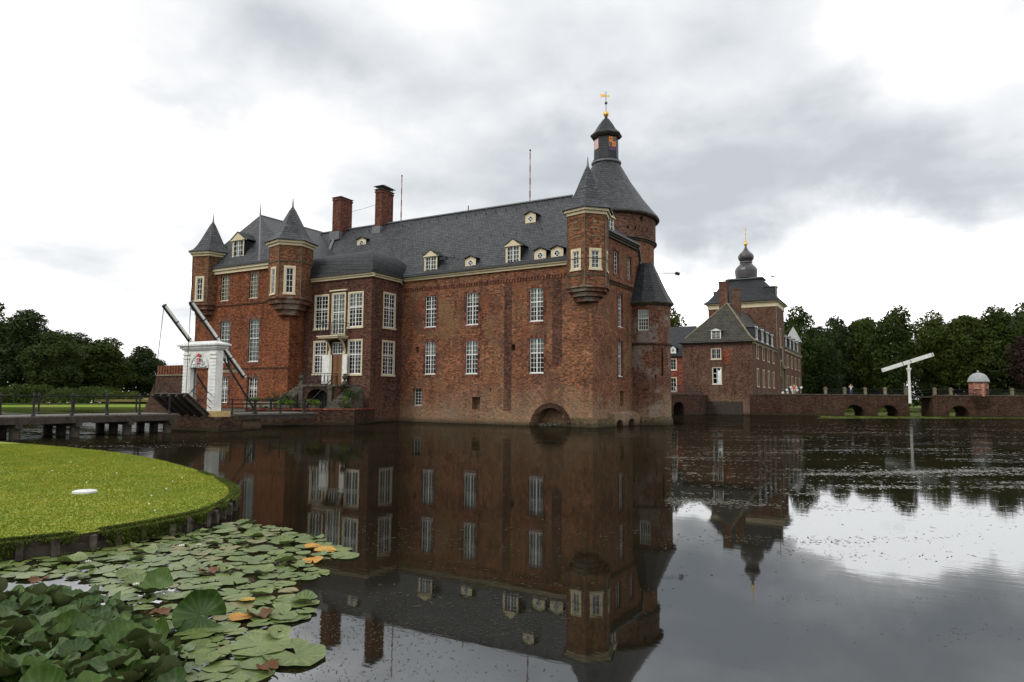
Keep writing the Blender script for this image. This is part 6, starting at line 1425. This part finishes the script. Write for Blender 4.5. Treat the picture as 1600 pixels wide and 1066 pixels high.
# ================================================================== people and geese
M['skin'] = plain('skin', (.52, .33, .24), .6, .3, .08); M['shirtred'] = plain('red_cloth', (.60, .07, .05), .9, .1, .15); M['shirtwhite'] = plain('white_cloth', (.74, .73, .78), .9, .1, .1); M['trousers'] = plain('beige_cloth', (.42, .36, .28), .9, .1, .15); M['jeans'] = plain('blue_cloth', (.12, .16, .30), .9, .1, .15); M['hair'] = plain('brown_hair', (.10, .06, .035), .8, .2, .3, 20); M['shoe'] = plain('dark_shoe', (.05, .045, .04), .6, .3)
def skinned(name, V, E, Rr, m, parent, lvl=1):
    me = bpy.data.meshes.new(name); me.from_pydata([tuple(v) for v in V], E, []); o = bpy.data.objects.new(name, me); COL.objects.link(o); o.parent = parent; me.materials.append(M[m])
    sk = o.modifiers.new('skin', 'SKIN'); sk.use_smooth_shade = True; me.skin_vertices or None
    if not me.skin_vertices:
        bm_ = __import__('bmesh').new(); bm_.from_mesh(me); bm_.verts.layers.skin.verify(); bm_.to_mesh(me); bm_.free()
    for i, r in enumerate(Rr): me.skin_vertices[0].data[i].radius = r if hasattr(r, '__len__') else (r, r)
    me.skin_vertices[0].data[0].use_root = True
    sb = o.modifiers.new('smooth', 'SUBSURF'); sb.levels = lvl; sb.render_levels = lvl; return o
def chain(V, E, Rr, a, pts):
    for p, r in pts: V.append(p); Rr.append(r); E.append((a, len(V)-1)); a = len(V)-1
    return a
def hand(V, E, Rr, w, d, sd):
    """palm and five curled fingers from wrist w along d"""
    d = Vector(d).normalized(); s = Vector(sd).normalized(); w = Vector(w); pa = chain(V, E, Rr, len(V)-1, [(w+d*.05, (.034, .018)), (w+d*.085, (.036, .016))])
    for k, (o, l) in enumerate(((-.03, .065), (-.01, .078), (.012, .072), (.032, .055))): b = w+d*.10+s*o; chain(V, E, Rr, pa, [(b, .009), (b+d*l*.5, .0085), (b+d*l*.85+Vector((0, 0, -.02)), .007)])
    b = w+d*.04; chain(V, E, Rr, pa-1, [(b-s*.045+d*.02, .011), (b-s*.06+d*.05, .009)])
def person(label, u, off, face, shirt, legs, arms):
    c = Vector(FBr.at(u, 0, off)); p = empty('person', (c.x, c.y, BZ-.12), label, 'person'); p.rotation_euler = (0, 0, face)
    V = [(0, 0, .96)]; E = []; Rr = [(.15, .11)]
    ch_ = chain(V, E, Rr, 0, [((0, 0, 1.08), (.125, .10)), ((0, 0, 1.25), (.145, .11)), ((0, 0, 1.42), (.13, .09)), ((0, 0, 1.50), (.055, .055)), ((0, -.01, 1.58), (.062, .07)), ((0, -.015, 1.66), (.078, .092)), ((0, -.01, 1.74), (.065, .08))])
    chain(V, E, Rr, 6, [((0, -.115, 1.635), .014)])                      # nose
    for s in (-1, 1): chain(V, E, Rr, 6, [((s*.085, 0, 1.645), .014)])     # ears
    ends = []
    for s in (-1, 1):
        chain(V, E, Rr, 0, [((s*.09, 0, .86), .095), ((s*.10, -.01, .50), .062), ((s*.105, .01, .12), .042), ((s*.105, .02, .05), .042), ((s*.11, -.12, .03), .032)])
        sh, el, wr = arms[0 if s < 0 else 1]; chain(V, E, Rr, 3, [((s*.19, 0, 1.42), .055), (el, .042), (wr, .030)]); d = Vector(wr)-Vector(el); hand(V, E, Rr, wr, d, (0, 1, 0) if abs(d.normalized().y) < .7 else (1, 0, 0)); ends.append((sh, el, wr))
    skinned('body', V, E, Rr, 'skin', p)
    g = [(0, 0, .90)]; e = []; r = [(.165, .125)]; chain(g, e, r, 0, [((0, 0, 1.08), (.145, .118)), ((0, 0, 1.25), (.165, .125)), ((0, 0, 1.43), (.145, .10))])
    for s, (sh, el, wr) in zip((-1, 1), ends): chain(g, e, r, 3, [((s*.19, 0, 1.42), .068), (tuple(Vector((s*.19, 0, 1.42)).lerp(Vector(el), .8)), .056)])
    skinned('shirt', g, e, r, shirt, p)
    g = [(0, 0, .95)]; e = []; r = [(.16, .12)]
    for s in (-1, 1): chain(g, e, r, 0, [((s*.09, 0, .86), .11), ((s*.10, -.01, .50), .078), ((s*.105, .01, .13), .06)])
    skinned('trousers', g, e, r, legs, p)
    skinned('hair', [(0, .02, 1.70), (0, .0, 1.765), (0, .06, 1.64)], [(0, 1), (0, 2)], [(.086, .09), (.07, .08), (.07, .05)], 'hair', p)
    for s in (-1, 1): skinned('shoe', [(s*.108, .03, .045), (s*.11, -.07, .035), (s*.11, -.15, .03)], [(0, 1), (1, 2)], [.052, .048, .036], 'shoe', p)
    gg = MB()
    for s in (-1, 1): gg.sphere((s*.03, -.092, 1.665), .012, 5)
    gg.box(-.025, .025, -.098, -.09, 1.60, 1.606); o = gg.build('eyes_and_mouth', 'shoe'); o.parent = p
    return p
down = lambda s: ((s*.19, 0, 1.42), (s*.25, .03, 1.14), (s*.24, -.06, .90))
person('person in a red shirt and beige trousers standing at the bridge railing', bpt(1245), -1.0, R(30), 'shirtred', 'trousers', (down(-1), ((.19, 0, 1.42), (.24, -.05, 1.15), (.14, -.24, 1.2))))
person('person in a white top and blue trousers raising both hands on the bridge', bpt(1334), -.9, R(20), 'shirtwhite', 'jeans', (((-.19, 0, 1.42), (-.30, -.12, 1.28), (-.12, -.25, 1.55)), ((.19, 0, 1.42), (.30, -.12, 1.28), (.12, -.25, 1.55))))
M['goose'] = plain('goose_grey', (.16, .13, .10), .9, .1, .3, 8); M['goosew'] = plain('goose_white', (.6, .58, .54), .9, .1, .1); M['beak'] = plain('beak', (.5, .2, .05), .6, .3)
for i, px_ in enumerate((75, 93, 106, 142, 155)):
    q = pw(px_, 633.5, .55); e = empty('goose', (q.x, q.y, .55), ('goose on the left bank, farthest left of five', 'goose on the left bank, second from the left', 'goose on the left bank, middle of five', 'goose on the left bank, second from the right', 'goose on the left bank, farthest right of five')[i], 'goose', 'geese on the left bank'); e.rotation_euler = (0, 0, i*1.3)
    hz2 = .85 if i % 2 else .62
    skinned('body', [(0, .28, .42), (0, .14, .40), (0, 0, .38), (0, -.16, .40), (0, -.25, .48), (0, -.27, .60), (0, -.27, hz2-.06), (0, -.30, hz2), (0, -.36, hz2-.01), (.06, .03, .25), (.06, .02, .05), (.06, -.06, .02), (-.06, .03, .25), (-.06, .02, .05), (-.06, -.06, .02)],
            [(0, 1), (1, 2), (2, 3), (3, 4), (4, 5), (5, 6), (6, 7), (7, 8), (2, 9), (9, 10), (10, 11), (2, 12), (12, 13), (13, 14)], [.03, .10, .14, .12, .07, .04, .034, .044, .02, .04, .014, .03, .04, .014, .03], 'goose' if i != 3 else 'goosew', e)
    gg = MB(); gg.tube([(0, -.35, hz2), (0, -.43, hz2-.02)], [.02, .008], 6); o = gg.build('beak', 'beak'); o.parent = e
    gg = MB(); gg.lathe(0, .12, [(.001, .33), (.09, .36), (.11, .44), (.06, .5), (.001, .52)], 8); o = gg.build('wing', 'goosew'); o.parent = e
